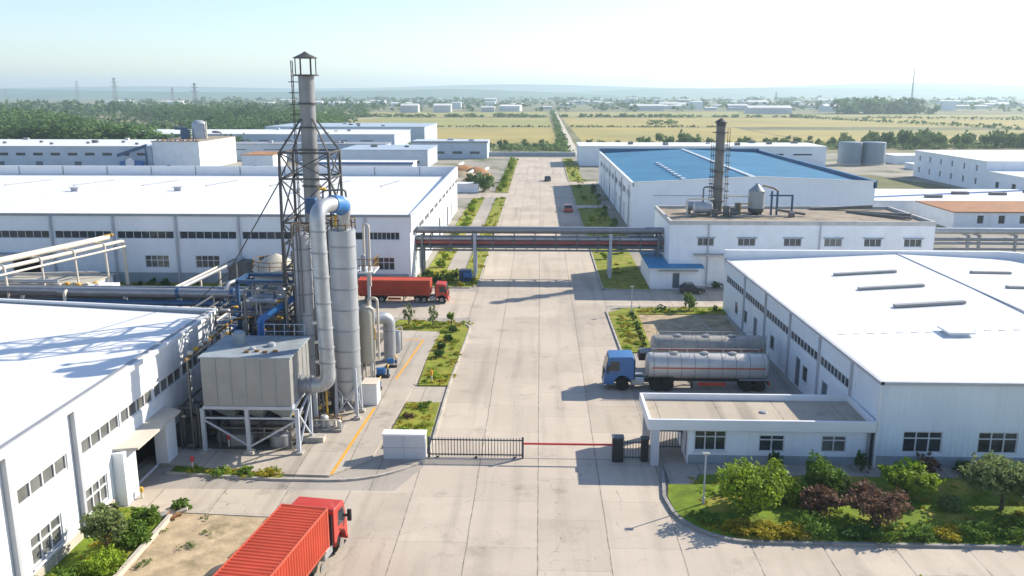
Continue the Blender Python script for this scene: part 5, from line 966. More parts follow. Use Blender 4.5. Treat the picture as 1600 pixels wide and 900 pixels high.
def tanker(label, paint):
    t = thing('tanker_truck' if paint else 'tank_trailer', label, 'truck' if paint else 'trailer'); W_ = 2.1
    if paint: tractor(t, paint, W_, 2.75, 2.35, (-1.45, -4.1, -5.0), 5.6)
    else: MB().box(-3.3, -2.3, -.6, .6, .75, 1.35).build('hose_box', black_m, t, bevel=.04); MB().box(-3.4, -2.4, -.8, .8, 1.4, 1.5).build('front_deck', steeld_m, t)
    xa, xb, zc, rz_, ry = -13.0, -3.35, 1.82, .98, 1.05
    prof = [(.0, xb + .0), (.45, xb - .02), (.8, xb - .1), (.95, xb - .22), (1.0, xb - .36), (1.0, xa + .36), (.95, xa + .22), (.8, xa + .1), (.45, xa + .02), (.0, xa)]
    m = MB(); seg = 32; vs = []
    for f, x in prof:
        for k in range(seg): a = 2 * pi * k / seg; ca, sa = cos(a), sin(a); vs.append((x, max(f, .01) * ry * (abs(ca) ** .8) * (1 if ca > 0 else -1), zc + max(f, .01) * rz_ * (abs(sa) ** .8) * (1 if sa > 0 else -1)))
    m.add(vs, [(i * seg + k, (i + 1) * seg + k, (i + 1) * seg + (k + 1) % seg, i * seg + (k + 1) % seg) for i in range(len(prof) - 1) for k in range(seg)])
    tk = m.build('tank', tank_m if paint else tank2_m, t, sharp=50)
    def hoop(x, w, mt, nm, e=.012):
        q = MB(); vs = []
        for xx in (x, x + w):
            for k in range(seg): a = 2 * pi * k / seg; ca, sa = cos(a), sin(a); vs.append((xx, (ry + e) * (abs(ca) ** .8) * (1 if ca > 0 else -1), zc + (rz_ + e) * (abs(sa) ** .8) * (1 if sa > 0 else -1)))
        q.add(vs, [(k, (k + 1) % seg, seg + (k + 1) % seg, seg + k) for k in range(seg)]); q.build(nm, mt, tk)
    for k in range(9): hoop(xa + .5 + k * 1.07, .05, tankd_m, 'hoop')
    for s in (-1, 1):
        q = MB(); e = ry + .016; q.box(xa + .4, xb - .4, s * e - .006, s * e + .006, zc + .02, zc + .13); q.build('stripe', redstripe_m, tk)
        m = MB()
        m.tube([(xa + .6, s * .55, zc + rz_ + .22), (xb - .5, s * .55, zc + rz_ + .22)], .035, 6)
        for k in range(7): x = xa + .6 + k * 1.42; m.tube([(x, s * .55, zc + rz_ * .8), (x, s * .55, zc + rz_ + .2)], .025, 6)
        m.build('walkway_rail', steel_m, tk)
        MB().box(-9.6, -7.4, s * .98 - .03, s * .98 + .03, .45, .72).build('side_guard', redc_m, t); MB().box(-12.9, -10.6, s * .85 - .22, s * .85 + .22, .93, .97).build('mudguard', steel_m, t)
        for a in (-11.2, -12.2): wheel(t, a, s * 1.05, .48, .5)
        MB().box(-7.0, -6.86, s * .8 - .07, s * .8 + .07, .2, .9).build('landing_leg', black_m, t)
    for x in (-5.6, -8.0, -10.2): MB().lathe((x, 0, zc + rz_ - .03), [(.36, 0), (.36, .1), (.25, .16), (.02, .18)], 18).build('manhole', tankd_m, tk)
    MB().box(-12.9, -3.6, -.4, .4, .62, .9).build('trailer_frame', black_m, t)
    m = MB(); [m.tube([(xa - .05, s, .7), (xa - .05, s, 2.9)], .03, 6) for s in (-.2, .2)]; [m.tube([(xa - .05, -.2, .9 + .3 * k), (xa - .05, .2, .9 + .3 * k)], .02, 5) for k in range(7)]; m.build('rear_ladder', steel_m, tk)
    MB().box(-13.0, -12.9, -1.0, 1.0, .5, .75).build('rear_bumper', redc_m, t)
    return t
t = tanker('blue-cabbed tanker truck with a steel tank parked behind the gatehouse', cabblue_m); t.location = (5.15, 66.2, .016); t.rotation_euler.z = pi
t = tanker('steel tank trailer without a cab, parked behind the blue-cabbed tanker', None); t.location = (6.2, 71.3, .018); t.rotation_euler.z = pi
def car(label, paint, L_=3.4, W_=1.6, H_=1.25, cat='car', name='car'):
    t = thing(name, label, cat); h = W_ / 2; m = MB()
    prof = [(0, .3), (0, .62), (-.15, .7), (-.9, .78), (-L_ + .15, .8), (-L_, .7), (-L_, .3)]; n = len(prof)
    m.add([(x, -h, z) for x, z in prof] + [(x, h, z) for x, z in prof], [(i, n + i, n + (i + 1) % n, (i + 1) % n) for i in range(n)] + [tuple(range(n)), tuple(range(2 * n - 1, n - 1, -1))]); m.build('body', paint, t, bevel=.06)
    k = h - .14; m = MB(); m.add([(-.9, -h + .05, .78), (-L_ + .25, -h + .05, .8), (-L_ + .25, h - .05, .8), (-.9, h - .05, .78), (-1.4, -k, H_), (-L_ + .65, -k, H_), (-L_ + .65, k, H_), (-1.4, k, H_)], [(0, 1, 5, 4)[::-1], (1, 2, 6, 5)[::-1], (2, 3, 7, 6)[::-1], (3, 0, 4, 7)[::-1]]); m.build('window', glass_m, t)
    MB().box(-L_ + .62, -1.37, -k - .02, k + .02, H_, H_ + .05).build('roof', paint, t, bevel=.02)
    for x in (-.65, -L_ + .65):
        for s in (-1, 1): wheel(t, x, s * (h + .01), .29, .2)
    return t
t = car('small red car driving up the long road beyond the pipe bridge', red_m, 3.6, 1.75, 1.3); t.location = (5.6, 169, .018); t.rotation_euler.z = -pi / 2
carb = M("dark_car", (.03, .032, .036), .3, var=.1, coat=.4)
t = car('tiny dark car farthest up the long road', carb, 3.6, 1.75, 1.25); t.location = (2.0, 230, .018); t.rotation_euler.z = -pi / 2
t = car('black car parked along the side road in front of the blue-roofed shed', carb, 3.0, 1.45, 1.15); t.location = (19.4, 99.6, .02)
# ------------------------------------------------------------------ gate, barrier, lamps, bins
t = thing('gate_wall', 'pale block wall that the sliding gate ends against', 'wall', (-8.6, 51.9, 0)); MB().box(-9.95, -7.25, 51.55, 52.3, 0, 1.62).build('panel', block_m, t); MB().box(-10.0, -7.2, 51.5, 52.35, 1.62, 1.72).build('coping', trim_m, t)
m = MB(); m.box(-9.94, -7.26, 51.535, 51.548, .78, .8); m.box(-8.62, -8.6, 51.535, 51.548, 0, 1.6); m.build('joint', plinth_m, t)
def fence(t, x0, x1, y, z0, z1, n, r=.022):
    m = MB(); [m.beam((x0 + (x1 - x0) * k / n, y, z0), (x0 + (x1 - x0) * k / n, y, z1), r * 2) for k in range(n + 1)]; m.build('pickets', gate_m, t)['kind'] = 'stuff' if n > 100 else 'thing'
    for z in (z0 + .14, z1 - .16): MB().box(x0, x1, y - .035, y + .035, z - .035, z + .035).build('rail', gate_m, t)
t = thing('sliding_gate', 'dark steel picket gate standing between block wall and barrier', 'gate', (-4, 51.9, 0)); fence(t, -7.0, -1.0, 51.9, .1, 1.4, 30)
for x in (-7.05, -1.0): MB().box(x - .07, x + .07, 51.83, 51.97, .05, 1.45).build('post', gate_m, t)
m = MB(); [m.lathe((x, 51.9, .014), [(.05, 0), (.09, .02), (.09, .08), (.05, .1)], 8) for x in (-6.5, -4, -1.5)]; m.build('roller', black_m, t)
structure('gate_track', MB().box(-7.1, 5, 51.87, 51.93, .012, .03), gutter_m)
t = thing('barrier', 'red boom barrier lowered across the road from a black cabinet', 'barrier', (2, 51.7, 0)); MB().box(-.95, 4.75, 51.66, 51.74, 1.06, 1.17).build('boom', barrier_m, t); c = MB().box(4.72, 5.42, 51.45, 52.05, .02, 1.62).build('cabinet', black_m, t, bevel=.03); MB().box(4.69, 5.45, 51.42, 52.08, 1.62, 1.68).build('cap', gate_m, c)
t = thing('picket_fence', 'short picket fence panel between barrier cabinet and dark gate post', 'fence', (6, 51.8, 0)); fence(t, 5.5, 6.6, 51.8, .1, 1.4, 6)
t = thing('gate_post', 'dark square gate post beside the canopy pillar', 'post', (6.8, 51.8, 0)); MB().box(6.55, 7.02, 51.6, 52.0, 0, 1.55).build('post', black_m, t, bevel=.02); MB().box(6.52, 7.05, 51.57, 52.03, 1.55, 1.62).build('cap', gate_m, t)
t = thing('picket_fence', 'picket fence under the gatehouse canopy behind the pillar', 'fence', (8.5, 53.5, 0)); fence(t, 7.7, 9.4, 53.6, .1, 1.5, 9)
def lamp(x, y, h, label):
    t = thing('street_lamp', label, 'street lamp', (x, y, .1)); MB().tube([(x, y, .1), (x, y, .5), (x, y, .52), (x, y, h)], [.075, .075, .05, .04], 10).build('pole', leg_m, t)
    hd = MB().box(x - .2, x + .2, y - .14, y + .14, h, h + .07).build('lamp_head', bag_m, t, bevel=.02); MB().box(x - .16, x + .16, y - .1, y + .1, h - .03, h - .002).build('lens', lamp_m, hd)
lamp(9.45, 45.75, 3.15, 'grey garden lamp post beside the bright green tree'); lamp(9.85, 89.9, 2.9, 'thin lamp post in the grass strip beside the side road')
t = thing('bin', 'blue bin in the shrubs by the left pipe bridge post', 'bin', (-8.9, 105.2, .1)); MB().box(-10, -8.5, 104.8, 106, .1, 1.5).build('body', bluep_m, t, bevel=.05); MB().box(-9.4, -8.3, 104.4, 104.78, .7, 1.2).build('lid', bluel_m, t)
def hydrant(x, y, z, mt, label, h=.8):
    t = thing('marker_post', label, 'post', (x, y, z)); MB().lathe((x, y, z), [(.07, 0), (.07, h * .55)], 10).build('stem', pipew_m, t); MB().lathe((x, y, z + h * .55), [(.11, 0), (.12, h * .3), (.08, h * .42), (.02, h * .45)], 12).build('head', mt, t)
hydrant(-8.7, 66.6, .1, orange_m, 'orange-topped marker post at the end of the long grass strip', 1.0); hydrant(-21.6, 49.6, .1, barrier_m, 'red marker post in the grass by the filter box legs', .8); hydrant(-20.5, 53.0, .12, barrier_m, 'red valve head in the shade under the filter box', .9)
hydrant(-23.0, 45.6, 0.02, yellow_m, 'yellow-topped green post at the porch corner', .7); hydrant(-7.9, 101.9, .1, yellow_m, 'yellow marker at the grass corner below the bin', .3)
t = thing('rubble_pile', 'small heap of broken slabs at the end of the planted wall', 'rubble', (-20.3, 43.5, .1)); q = random.Random(4)
for k in range(7): a = q.uniform(-.6, .6); MB().beam((-20.6 + a, 43.3 + q.uniform(-.5, .5), .15), (-20.1 + a, 43.5 + q.uniform(-.5, .5), .3), .3, .12).build('slab', kerb_m if k % 3 else dirt_m, t)

# ------------------------------------------------------------------ garden in front of the right warehouse
tree(12.0, 45.1, 1.95, 2.6, .45, 'bright', 'bright green round tree beside the garden lamp post', 6500, .12, 11, squash=.8, z=.12)
tree(26.1, 45.6, 2.2, 3.05, .8, 'grey', 'grey-green spreading tree nearest the right edge', 6000, .12, 12, squash=.6, z=.12)
tree(18.4, 43.9, 1.85, 1.95, .4, 'purple', 'larger purple-leaved tree on several thin stems', 2900, .11, 13, multi=True, squash=.6, z=.12, shell=.35)
tree(15.7, 44.7, 1.4, 1.45, .15, 'purple', 'smaller purple-leaved tree left of the larger one', 2000, .11, 14, multi=True, squash=.55, z=.12, shell=.35)
tree(21.4, 47.2, 1.6, 1.9, .4, 'bright', 'bright green flat-topped tree below the ribbed wall windows', 3600, .13, 15, squash=.5, z=.12)
shrub(16.6, 47.2, 1.3, 1.95, 'mid', 'round green dome shrub clipped tight, behind the purple trees', n=5200, size=.09)
shrub(14.5, 46.3, 1.05, 1.3, 'bright', 'light green shrub between the bright round tree and the dome shrub', n=2200, size=.1)
shrub(10.9, 47.0, .45, .5, 'bright', 'little light shrub at the left garden corner', n=250)
shrub(23.2, 45.6, .9, .75, 'grey', 'low grey-green shrub left of the grey-green tree', n=700)
shrub(18.6, 47.2, .8, .6, 'mid', 'low green shrub in the shade between dome shrub and flat-topped tree', n=600)
shrub(14.7, 50.3, .55, 1.3, 'deep', 'dark shrub standing against the gatehouse wall between windows', n=600)
shrub(20.0, 50.4, .5, 1.2, 'deep', 'dark upright shrub by the gatehouse drainpipe', n=500)
shrub(23.9, 50.3, .9, 1.25, 'purple', 'dark purplish shrub below the first ribbed wall window', n=700)
for i, (x, lab) in enumerate(((26.5, 'first dark hedge clump along the ribbed wall'), (28.6, 'second dark hedge clump along the ribbed wall'), (30.6, 'third dark hedge clump along the ribbed wall'))): shrub(x, 50.1, 1.1, .7, 'deep', lab, 'hedge', 'hedge_clump', 1300, group='hedge under the ribbed wall')
edge = [(9.3, 43.6, .6, .38, 'mid', 'green edging shrub at the kerb bend below the lamp'), (10.7, 42.7, .8, .4, 'yellow', 'leftmost golden edging shrub along the garden kerb'), (12.2, 42.35, .9, .42, 'yellow', 'golden edging shrub below the bright round tree'), (13.4, 42.3, .8, .4, 'yellow', 'golden edging shrub next to the big bluish-green one'),
        (15.0, 42.6, 1.05, .72, 'mid', 'big bluish-green edging shrub below the smaller purple tree'), (16.8, 42.3, .8, .5, 'deep', 'dark edging shrub below the larger purple tree'), (18.3, 42.3, 1.1, .55, 'mid', 'long green edging shrub right of the purple stems'), (20.1, 42.3, .9, .5, 'mid', 'green edging shrub left of the golden middle one'), (21.6, 42.4, .8, .42, 'yellow', 'golden edging shrub in the middle of the right half'), (23.2, 42.5, 1.0, .62, 'mid', 'green edging shrub right of the golden middle one'),
        (25.2, 42.5, 1.2, .62, 'mid', 'wide green edging shrub below the grey-green tree'), (26.3, 43.9, .7, .6, 'yellow', 'golden shrub under the grey-green tree'), (27.6, 42.4, 1.2, .6, 'deep', 'dark edging shrub at the right picture edge')]
for x, y, r, h, c, lab in edge: shrub(x, y, r * 1.12, h * 1.1, c, lab, n=1700, size=.075, group='edging shrubs along the garden kerb')
tree(16.9, 35.2, .6, 1.9, .5, 'bright', 'leafy twig top poking up at the bottom edge right of centre', 260, .12, 21, lobes=4, z=0); tree(11.7, 35.6, .5, 1.0, .3, 'yellow', 'small twig top at the bottom edge below the garden', 160, .1, 22, lobes=3, z=0)
# left warehouse bed
tree(-21.9, 39.4, 1.25, 2.6, .7, 'grey', 'loose grey-green young tree against the sunlit warehouse wall', 1500, .12, 31, lobes=8, squash=.8)
shrub(-21.3, 42.2, .95, .95, 'mid', 'dark green clipped shrub nearest the loading porch', n=2600, size=.085); shrub(-21.1, 40.3, 1.05, .9, 'mid', 'middle clipped shrub in the warehouse bed', n=2600, size=.085); shrub(-21.2, 37.7, 1.2, .95, 'bright', 'light green clipped shrub at the near end of the warehouse bed', n=2800, size=.085)
shrub(-22.6, 36.4, .9, .8, 'mid', 'shaded shrub under the warehouse window', n=800); shrub(-24.0 + .9, 34.3, .7, 1.5, 'grey', 'grey-green plant top at the bottom left corner', n=500, size=.1); shrub(-20.2, 44.4, .55, .55, 'mid', 'small round shrub beside the rubble heap', n=600, z=.0)
for i, (x, lab) in enumerate(((-19.6, 'low weed clump by the filter box kerb, left one'), (-17.9, 'low weed clump by the filter box kerb, middle one'), (-16.6, 'yellowish weed clump by the filter box kerb'))): shrub(x, 48.75, .7, .35, 'yellow' if 'yellowish' in lab else 'mid', lab, 'weeds', 'weed_clump', 260)
# low ragged ground cover on the planted strips
def cover(name, x0, x1, y0, y1, n, leaves, col, seed, hmax=.3, size=.09, keep=None):
    q_ = random.Random(seed); lob = []
    while len(lob) < n:
        x, y = q_.uniform(x0, x1), q_.uniform(y0, y1)
        if keep and not keep(x, y): continue
        s_ = q_.uniform(.18, .6); lob.append(((x, y, .1 + hmax * .25), (s_, s_ * q_.uniform(.7, 1.5), hmax * q_.uniform(.4, 1))))
    o = leaf_obj(name, lob, leaves, size, leaf_ms[col], None, seed, ground=.1); tag(o, kind='stuff')
for k, (col, sd) in enumerate((('yellow', 202), ('bright', 203))):
    cover('ground_cover', -9.4, -7.3, 66, 85, 26, 1500, col, sd, hmax=.2); cover('ground_cover', -14.4, -8.6, 82.6, 85.6, 16, 900, col, sd + 10, hmax=.2); cover('ground_cover', -10.0, -7.6, 53.5, 61.6, 16, 1100, col, sd + 20, size=.07, hmax=.2)
    cover('ground_cover', 7.9, 10.1, 76, 89, 22, 1400, col, sd + 30, hmax=.2); cover('ground_cover', 10, 19.8, 89.9, 92.1, 18, 1000, col, sd + 40, hmax=.2)
    cover('ground_cover', 8.4, 28, 42.4, 49.2, 30, 2600, col, sd + 50, hmax=.16, size=.07, keep=lambda x, y: hypot(max(0, 11.6 - x), min(0, y - 45.6)) < 3.7)
    cover('ground_cover', -23.6, -20.8, 33, 43.6, 16, 2200, col, sd + 60, size=.075); cover('ground_cover', -22.4, -15.9, 48.65, 49.3, 12, 900, col, sd + 70, hmax=.2, size=.07, keep=lambda x, y: y > 48.35 + (-16 - x) * .1)
    cover('ground_cover', -14.9, -7.9, 102, 111.5, 24, 1600, col, sd + 80, hmax=.35, size=.12); cover('ground_cover', 8, 13, 102.5, 175, 34, 1600, col, sd + 90, hmax=.3, size=.14)
    cover('ground_cover', -9.6, -7.8, 113, 192, 26, 1300, col, sd + 100, hmax=.35, size=.15); cover('ground_cover', -14.7, -12.5, 113, 192, 26, 1300, col, sd + 110, hmax=.35, size=.15)
    cover('ground_cover', -10.4, -7.9, 204, 308, 30, 1200, col, sd + 120, hmax=.4, size=.2); cover('ground_cover', 8, 12, 182, 310, 30, 1200, col, sd + 130, hmax=.4, size=.2)
cover('weeds', -20.2, -13.6, 34, 43.6, 12, 900, 'grey', 301, hmax=.05, size=.06); cover('weeds', -61, -18, 100, 102.8, 60, 4000, 'deep', 302, hmax=.7, size=.2)
# left strip shrubs
for i, (x, y, r, lab) in enumerate(((-8.8, 73.4, .62, 'first round dark shrub in the long grass strip, nearest'), (-8.9, 75.6, .5, 'second round dark shrub in the long grass strip'), (-8.6, 78.4, .55, 'third round dark shrub in the long grass strip'), (-8.5, 81.6, .45, 'fourth round dark shrub, at the bend of the grass strip'))): shrub(x, y, r, .62, 'deep', lab, n=600, size=.08, group='round shrubs in the long grass strip')
for x, y, c, lab in ((-13.2, 84.3, 'grey', 'leftmost sapling in the grass strip behind the pad'), (-10.7, 83.8, 'grey', 'middle sapling in the grass strip behind the pad'), (-8.9, 84.2, 'bright', 'small pale sapling at the grass strip bend')): tree(x, y, .65 if c == 'grey' else .4, 1.9 if c == 'grey' else 1.3, .5, c, lab, 420, .11, int(-x * 7), lobes=5)
for i, (x, y, lab) in enumerate(((-9.4, 58.6, 'reddish tuft in the small grass patch'), (-8.6, 60.6, 'green tuft at the far end of the small grass patch'))): shrub(x, y, .5, .35, 'purple' if i == 0 else 'mid', lab, n=240, cat='tuft', name='grass_tuft')
# right strip shrubs
for i in range(7): y = 77.2 + i * 1.9; shrub(9.75, y, .3 + .06 * (i % 3), .45, 'deep', f'{["nearest", "second", "third", "fourth", "fifth", "sixth", "farthest"][i]} small dark shrub in the row left of the parking lot', n=220, size=.08, group='shrub row left of the parking lot')
tree(16.2, 91.2, .85, 2.0, .4, 'mid', 'bushy little tree in the grass strip beside the near right warehouse', 700, .12, 41, lobes=6); shrub(13.2, 90.6, .5, .6, 'deep', 'small round shrub between thin lamp post and bushy little tree', n=260); shrub(19.0, 90.9, .35, .6, 'mid', 'small shrub at the near right warehouse corner', n=200)
# shrubs round the left bridge end
q = random.Random(9)
for i, (x, y, r) in enumerate(((-14.6, 102.8, .9), (-13.4, 104.0, 1.0), (-12.2, 104.3, 1.0), (-11.3, 103.6, .8), (-10.9, 105.4, .8), (-14.2, 106.3, .7))): shrub(x, y, r, 1.1, 'mid' if i % 2 else 'deep', f'{["leftmost low", "second dark", "third green", "fourth low", "rearmost right", "rear left"][i]} shrub of the thicket above the half-hidden red truck', n=500, size=.12, group='thicket below the pipe bridge')
shrub(-9.6, 102.4, .6, .5, 'yellow', 'yellowish low shrub below the blue bin', n=250, size=.1)
for i, (x, y, r) in enumerate(((17.8, 102.4, .6), (20.4, 102.2, .8), (22, 102.0, .7))): shrub(x + 1, y, r, .7, 'deep', f'{["left", "middle", "right"][i]} dark shrub at the foot of the process building wall', n=300, size=.11)
# roadside strips further back: street trees seen small
def leaf_proto(seed, r, h, th, n, size, mat):
    me = leaf_mesh('tree', round_lobes(r, h - th, 7, seed, th, .8), n, size, leaf_ms[mat], seed, shell=.6)
    bm = bmesh.new(); bm.from_mesh(me)
    for a in range(6): bm.verts.new((.12 * cos(a * pi / 3), .12 * sin(a * pi / 3), 0)); bm.verts.new((.08 * cos(a * pi / 3), .08 * sin(a * pi / 3), th + h * .3))
    bm.verts.ensure_lookup_table(); b = len(bm.verts) - 12
    for a in range(6):
        f = bm.faces.new([bm.verts[b + 2 * a], bm.verts[b + 2 * ((a + 1) % 6)], bm.verts[b + 2 * ((a + 1) % 6) + 1], bm.verts[b + 2 * a + 1]]); f.material_index = 1
    bm.to_mesh(me); bm.free(); me.materials.append(bark_m); return me
def place(me, name, x, y, sc, rz, label, cat, group, z=0):
    o = bpy.data.objects.new(name, me); COL.objects.link(o); o.location = (x, y, z); o.scale = (sc, sc, sc * q.uniform(.85, 1.1)); o.rotation_euler.z = rz; return tag(o, label, cat, group)
protos = [leaf_proto(50 + i, 2.5, 4.6, .6, 1100, .36, 'belt') for i in range(5)]
protos_b = [leaf_proto(80 + i, 2.6, 3.4, .1, 900, .36, 'bright') for i in range(5)]
place(protos[0], 'tree', -13.2, 205.5, 1.0, .3, 'round green tree beside the low white hut left of the road', 'tree', None)
place(protos[1], 'tree', -16.5, 212, .8, 1.3, 'low tree mass behind the round tree, by the dirt heaps', 'tree', None); place(protos[2], 'tree', -22, 210, .8, 2.3, 'green tree behind the long warehouse parapet corner', 'tree', None)
for i in range(14):
    y = 118 + i * 14.0 + q.uniform(-3, 3)
    if 170 < y < 186: y += 14
    place(protos_b[i % 5], 'street_tree', 9.6 + q.uniform(-.4, .6), y, q.uniform(.16, .3), i, 'small round tree in the grass strip along the right of the long road', 'tree', 'small trees right of the long road', .1)
for i in range(14):
    y = 206 + i * 7.5; place(protos_b[i % 5], 'street_shrub', -9.2 + q.uniform(-.6, .6), y, q.uniform(.24, .42), i, 'small round shrub in the far grass strip left of the long road', 'shrub', 'far shrubs left of the long road', .1)
for i in range(12):
    place(protos_b[(i + 2) % 5], 'shrub', -13.6 + q.uniform(-.5, .5), 114 + i * 6.2, q.uniform(.2, .34), i, 'small shrub along the path beside the long warehouse', 'shrub', 'shrubs along the warehouse path', .1)
for i in range(10):
    place(protos[i % 5], 'shrub', 12.6 + q.uniform(-.6, .9), 125 + i * 9.3, q.uniform(.22, .36), i, 'shaded shrub at the foot of the blue-roofed warehouse', 'shrub', 'shrubs beside the blue-roofed warehouse', .1)

# ------------------------------------------------------------------ tree belt, hedges, forest
n = 0
while n < 215:
    x = q.uniform(-48, 290); y = 354 + abs(q.gauss(0, 24)) + max(0, x) * .12
    if 9 < x < 17.5: continue
    if x < 9 and y < 360 and x > -10: y += 12
    place(protos[n % 5], 'tree', x, y, q.uniform(.5, 1.0) * (1.35 if 50 < x < 66 or x > 150 else .9 if x > 20 else .6), q.uniform(0, 6), 'green tree in the belt between the factory and the ripe fields', 'tree', 'tree belt before the fields'); n += 1
def hedge(label, pts, w, h, n, size, seed, mat='belt', kind=None, name='hedgerow'):
    lob = []
    for (xa, ya), (xb, yb) in zip(pts, pts[1:]):
        L_ = hypot(xb - xa, yb - ya); k = max(1, int(L_ / (w * 1.6)))
        for i in range(k):
            f = (i + .5) / k; r_ = random.Random(seed * 999 + i); s = r_.uniform(.6, 1.3)
            if r_.random() < .12: continue
            lob.append(((xa + (xb - xa) * f, ya + (yb - ya) * f, h * .45 * s), (w * s, w * s, h * .5 * s)))
    o = leaf_obj(name, lob, n, size, leaf_ms[mat], None, seed, ground=0); return tag(o, label, 'hedgerow', kind=kind)
hedge('dark hedge line running along the left of the pale farm track', [(9.5, 335), (14.5, 1085)], 2.4, 2.6, 5000, .6, 61)
hedge('nearest dark hedge line across the ripe fields left of the track', [(-190, 604), (7, 604)], 1.4, 1.2, 1600, .6, 62); hedge('nearest dark hedge line across the ripe fields right of the track', [(20, 604), (120, 604)], 1.4, 1.3, 1000, .6, 63)
hedge('broad green hedge band across the far fields left of the track', [(-190, 850), (6, 850)], 6, 3.2, 3500, .9, 64); hedge('broad green hedge band across the far fields right of the track', [(20, 850), (260, 850)], 5, 3.2, 3500, .9, 65)
hedge('slanting hedge line across the right-hand fields', [(240, 850), (300, 610), (310, 545)], 3, 2.6, 2200, .8, 66); hedge('long thin hedge line at the far right of the fields', [(300, 830), (520, 720), (700, 610)], 2.4, 2.4, 2600, .8, 67)
hedge('clump of bushes standing in the ripe field right of the track', [(78, 655), (100, 650)], 4, 3.4, 700, .6, 68)
lob = []
for i in range(900):
    x = q.uniform(-60, 330); y = 350 + abs(q.gauss(0, 18)) + max(0, x) * .12
    if 10 < x < 16.5: continue
    s_ = q.uniform(1.0, 2.6); lob.append(((x, y, s_ * .45), (s_ * 1.5, s_, s_ * .6)))
o = leaf_obj('undergrowth', lob, 26000, .45, leaf_ms['belt'], None, 70, ground=0); tag(o, kind='stuff')
# forest to the left: one far-off wood
lob = []; r_ = random.Random(71)
for i in range(2300):
    y = 318 + 620 * r_.random() ** 1.35; x = -105 - (y - 318) * .1 - r_.random() ** .9 * (150 + (y - 318) * .85)
    if y < 470 and x > -60 - y * .1: continue
    if -265 < x < -45 and 326 < y < 392: continue
    if sin(x * .021 + 1.3 * sin(y * .017)) + sin(y * .031 + x * .009) < -1.15: continue
    s = r_.uniform(3.0, 7.5) * (.75 + .35 * sin(x * .03 + y * .022)); lob.append(((x, y, s * .6 + 1.0), (s * 1.25, s * 1.1, s * r_.uniform(.75, 1.1))))
o = leaf_obj('woods', lob, 330000, .85, leaf_ms['forest'], None, 71, shell=.88, flat=1.3); tag(o, kind='stuff')
lob = []
for i in range(420):
    y = r_.uniform(900, 1250); x = -190 - r_.random() * 800; s = r_.uniform(4, 8); lob.append(((x, y, s * .9), (s, s, s)))
o = leaf_obj('woods', lob, 26000, 1.7, leaf_ms['forest'], None, 72, shell=.75, flat=.6); tag(o, kind='stuff')
lob = []
for i in range(60): s = r_.uniform(6, 10); lob.append(((r_.uniform(332, 430), r_.uniform(985, 1030), s * .9), (s, s, s * .95)))
for i in range(330): s = r_.uniform(3, 8); lob.append(((r_.uniform(-520, 900), r_.uniform(1100, 1750), s * .7), (s * 1.3, s, s * .8)))
for i in range(260): s = r_.uniform(5, 10); lob.append(((r_.uniform(-900, 1300), r_.uniform(1750, 2500), s * .7), (s * 1.6, s, s * .8)))
o = leaf_obj('woods', lob, 40000, 2.2, leaf_ms['forest'], None, 73, shell=.75, flat=.6); tag(o, kind='stuff')

# ------------------------------------------------------------------ far buildings and pylons
def far_proto(L_, D_, h, rise):
    m = MB(); m.box(-L_ / 2, L_ / 2, -D_ / 2, D_ / 2, 0, h); m.add([(-L_ / 2 - .5, -D_ / 2 - .5, h + .02), (L_ / 2 + .5, -D_ / 2 - .5, h + .02), (L_ / 2 + .5, D_ / 2 + .5, h + .02), (-L_ / 2 - .5, D_ / 2 + .5, h + .02), (-L_ / 2, 0, h + rise), (L_ / 2, 0, h + rise)], [(0, 1, 5, 4), (2, 3, 4, 5), (1, 2, 5), (3, 0, 4)])
    return m
fp = []
for L_, D_, h, r in ((46, 22, 8, 3), (30, 18, 9, 2.5), (70, 26, 7, 3), (18, 16, 14, 1), (24, 12, 6, 2)):
    o = far_proto(L_, D_, h, r).build('far_building', city_m if h != 14 else wall_m, loc=(0, 0, 0)); fp.append(o.data); bpy.data.objects.remove(o)
sp = [(-156, 1050, 1, 'white arched hall at the left edge of the far fields, nearer one'), (-118, 1060, 1, 'white arched hall beside the first one at the far field edge'), (-65, 1085, 4, 'small white building in front of the haze left of the track'), (258, 1010, 2, 'long pale hall left of the dark tree clump on the right')]
for x, y, k, lab in sp:
    o = bpy.data.objects.new('far_building', fp[k]); COL.objects.link(o); o.location = (x, y, 0); o.scale = (.7, .7, .9); tag(o, lab, 'building')
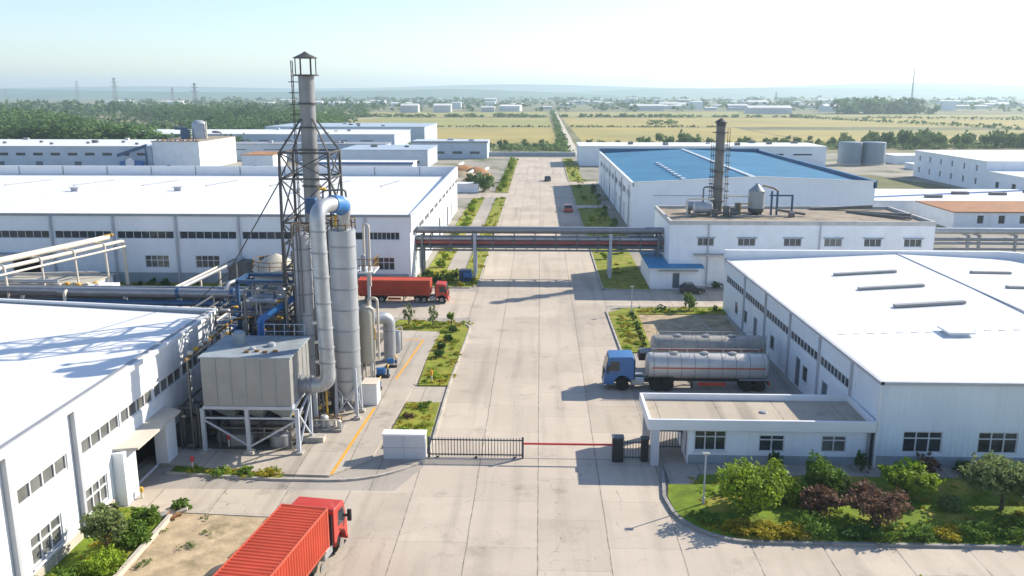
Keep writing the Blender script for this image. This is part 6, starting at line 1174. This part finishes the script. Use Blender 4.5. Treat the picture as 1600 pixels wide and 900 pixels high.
for i in range(75):
    y = 1150 + 1500 * (i / 75) ** 1.2 + q.uniform(-30, 30); x = q.uniform(-.5, .62) * y
    if -560 < x < -150 and y < 1300: x += 700
    o = bpy.data.objects.new('far_building', fp[i % 5]); COL.objects.link(o); o.location = (x, y, 0); o.rotation_euler.z = q.uniform(-.2, .2); s = q.uniform(.6, 1.1); o.scale = (s, s, s * .8); tag(o, 'small pale building lost in the blue haze beyond the fields', 'building', 'hazy far buildings')
def pylon(x, y, h, label, w=None):
    t = thing('power_pylon', label, 'pylon', (x, y, 0)); w = w or h * .085; m = MB(); b = .22 + h * .003
    for sx in (-1, 1):
        for sy in (-1, 1): m.beam((x + sx * w, y + sy * w, 0), (x + sx * w * .16, y + sy * w * .16, h), b)
    nl = 9
    for k in range(nl):
        z, z2 = h * k / nl, h * (k + 1) / nl; a, c = w * (1 - .84 * k / nl), w * (1 - .84 * (k + 1) / nl)
        for s in (-1, 1): m.beam((x - a, y + s * a, z), (x + c, y + s * c, z2), b * .6); m.beam((x + a, y + s * a, z), (x - c, y + s * c, z2), b * .6)
    m.build('tower', gutter_m, t)
    for f, l in ((.74, .15), (.86, .12), (.97, .075)): MB().beam((x - h * l, y, h * f), (x + h * l, y, h * f), b * 1.3).build('cross_arm', gutter_m, t)
pylon(-578, 1185, 43, 'tallest power pylon standing behind the left wood'); pylon(-362, 916, 33, 'power pylon at the right end of the wood, left of the chimney'); pylon(-560, 1330, 31, 'shorter power pylon between the two tall ones'); pylon(-1010, 1900, 48, 'faint pylon at far left beyond the wood'); pylon(-1230, 2000, 30, 'low faint pylon nearest the left edge')
pylon(620, 1500, 62, 'thin mast in the haze above the far right town', w=1.2); pylon(395, 1500, 24, 'short faint pylon above the pale far hall on the right')

# ------------------------------------------------------------------ air
m = MB().box(-6800, 6800, -80, 7200, -1.5, 118)
hz = m.build('haze', bpy.data.materials.new('haze_air')); tag(hz, kind='stuff')
hm = hz.data.materials[0]; hm.use_nodes = True; nt = hm.node_tree; nt.nodes.remove(nt.nodes['Principled BSDF'])
pv = nt.nodes.new('ShaderNodeVolumePrincipled'); pv.inputs['Color'].default_value = (.70, .90, 1.0, 1); pv.inputs['Density'].default_value = HAZE_DENSITY; pv.inputs['Anisotropy'].default_value = .3
nt.links.new(pv.outputs[0], nt.nodes['Material Output'].inputs['Volume'])
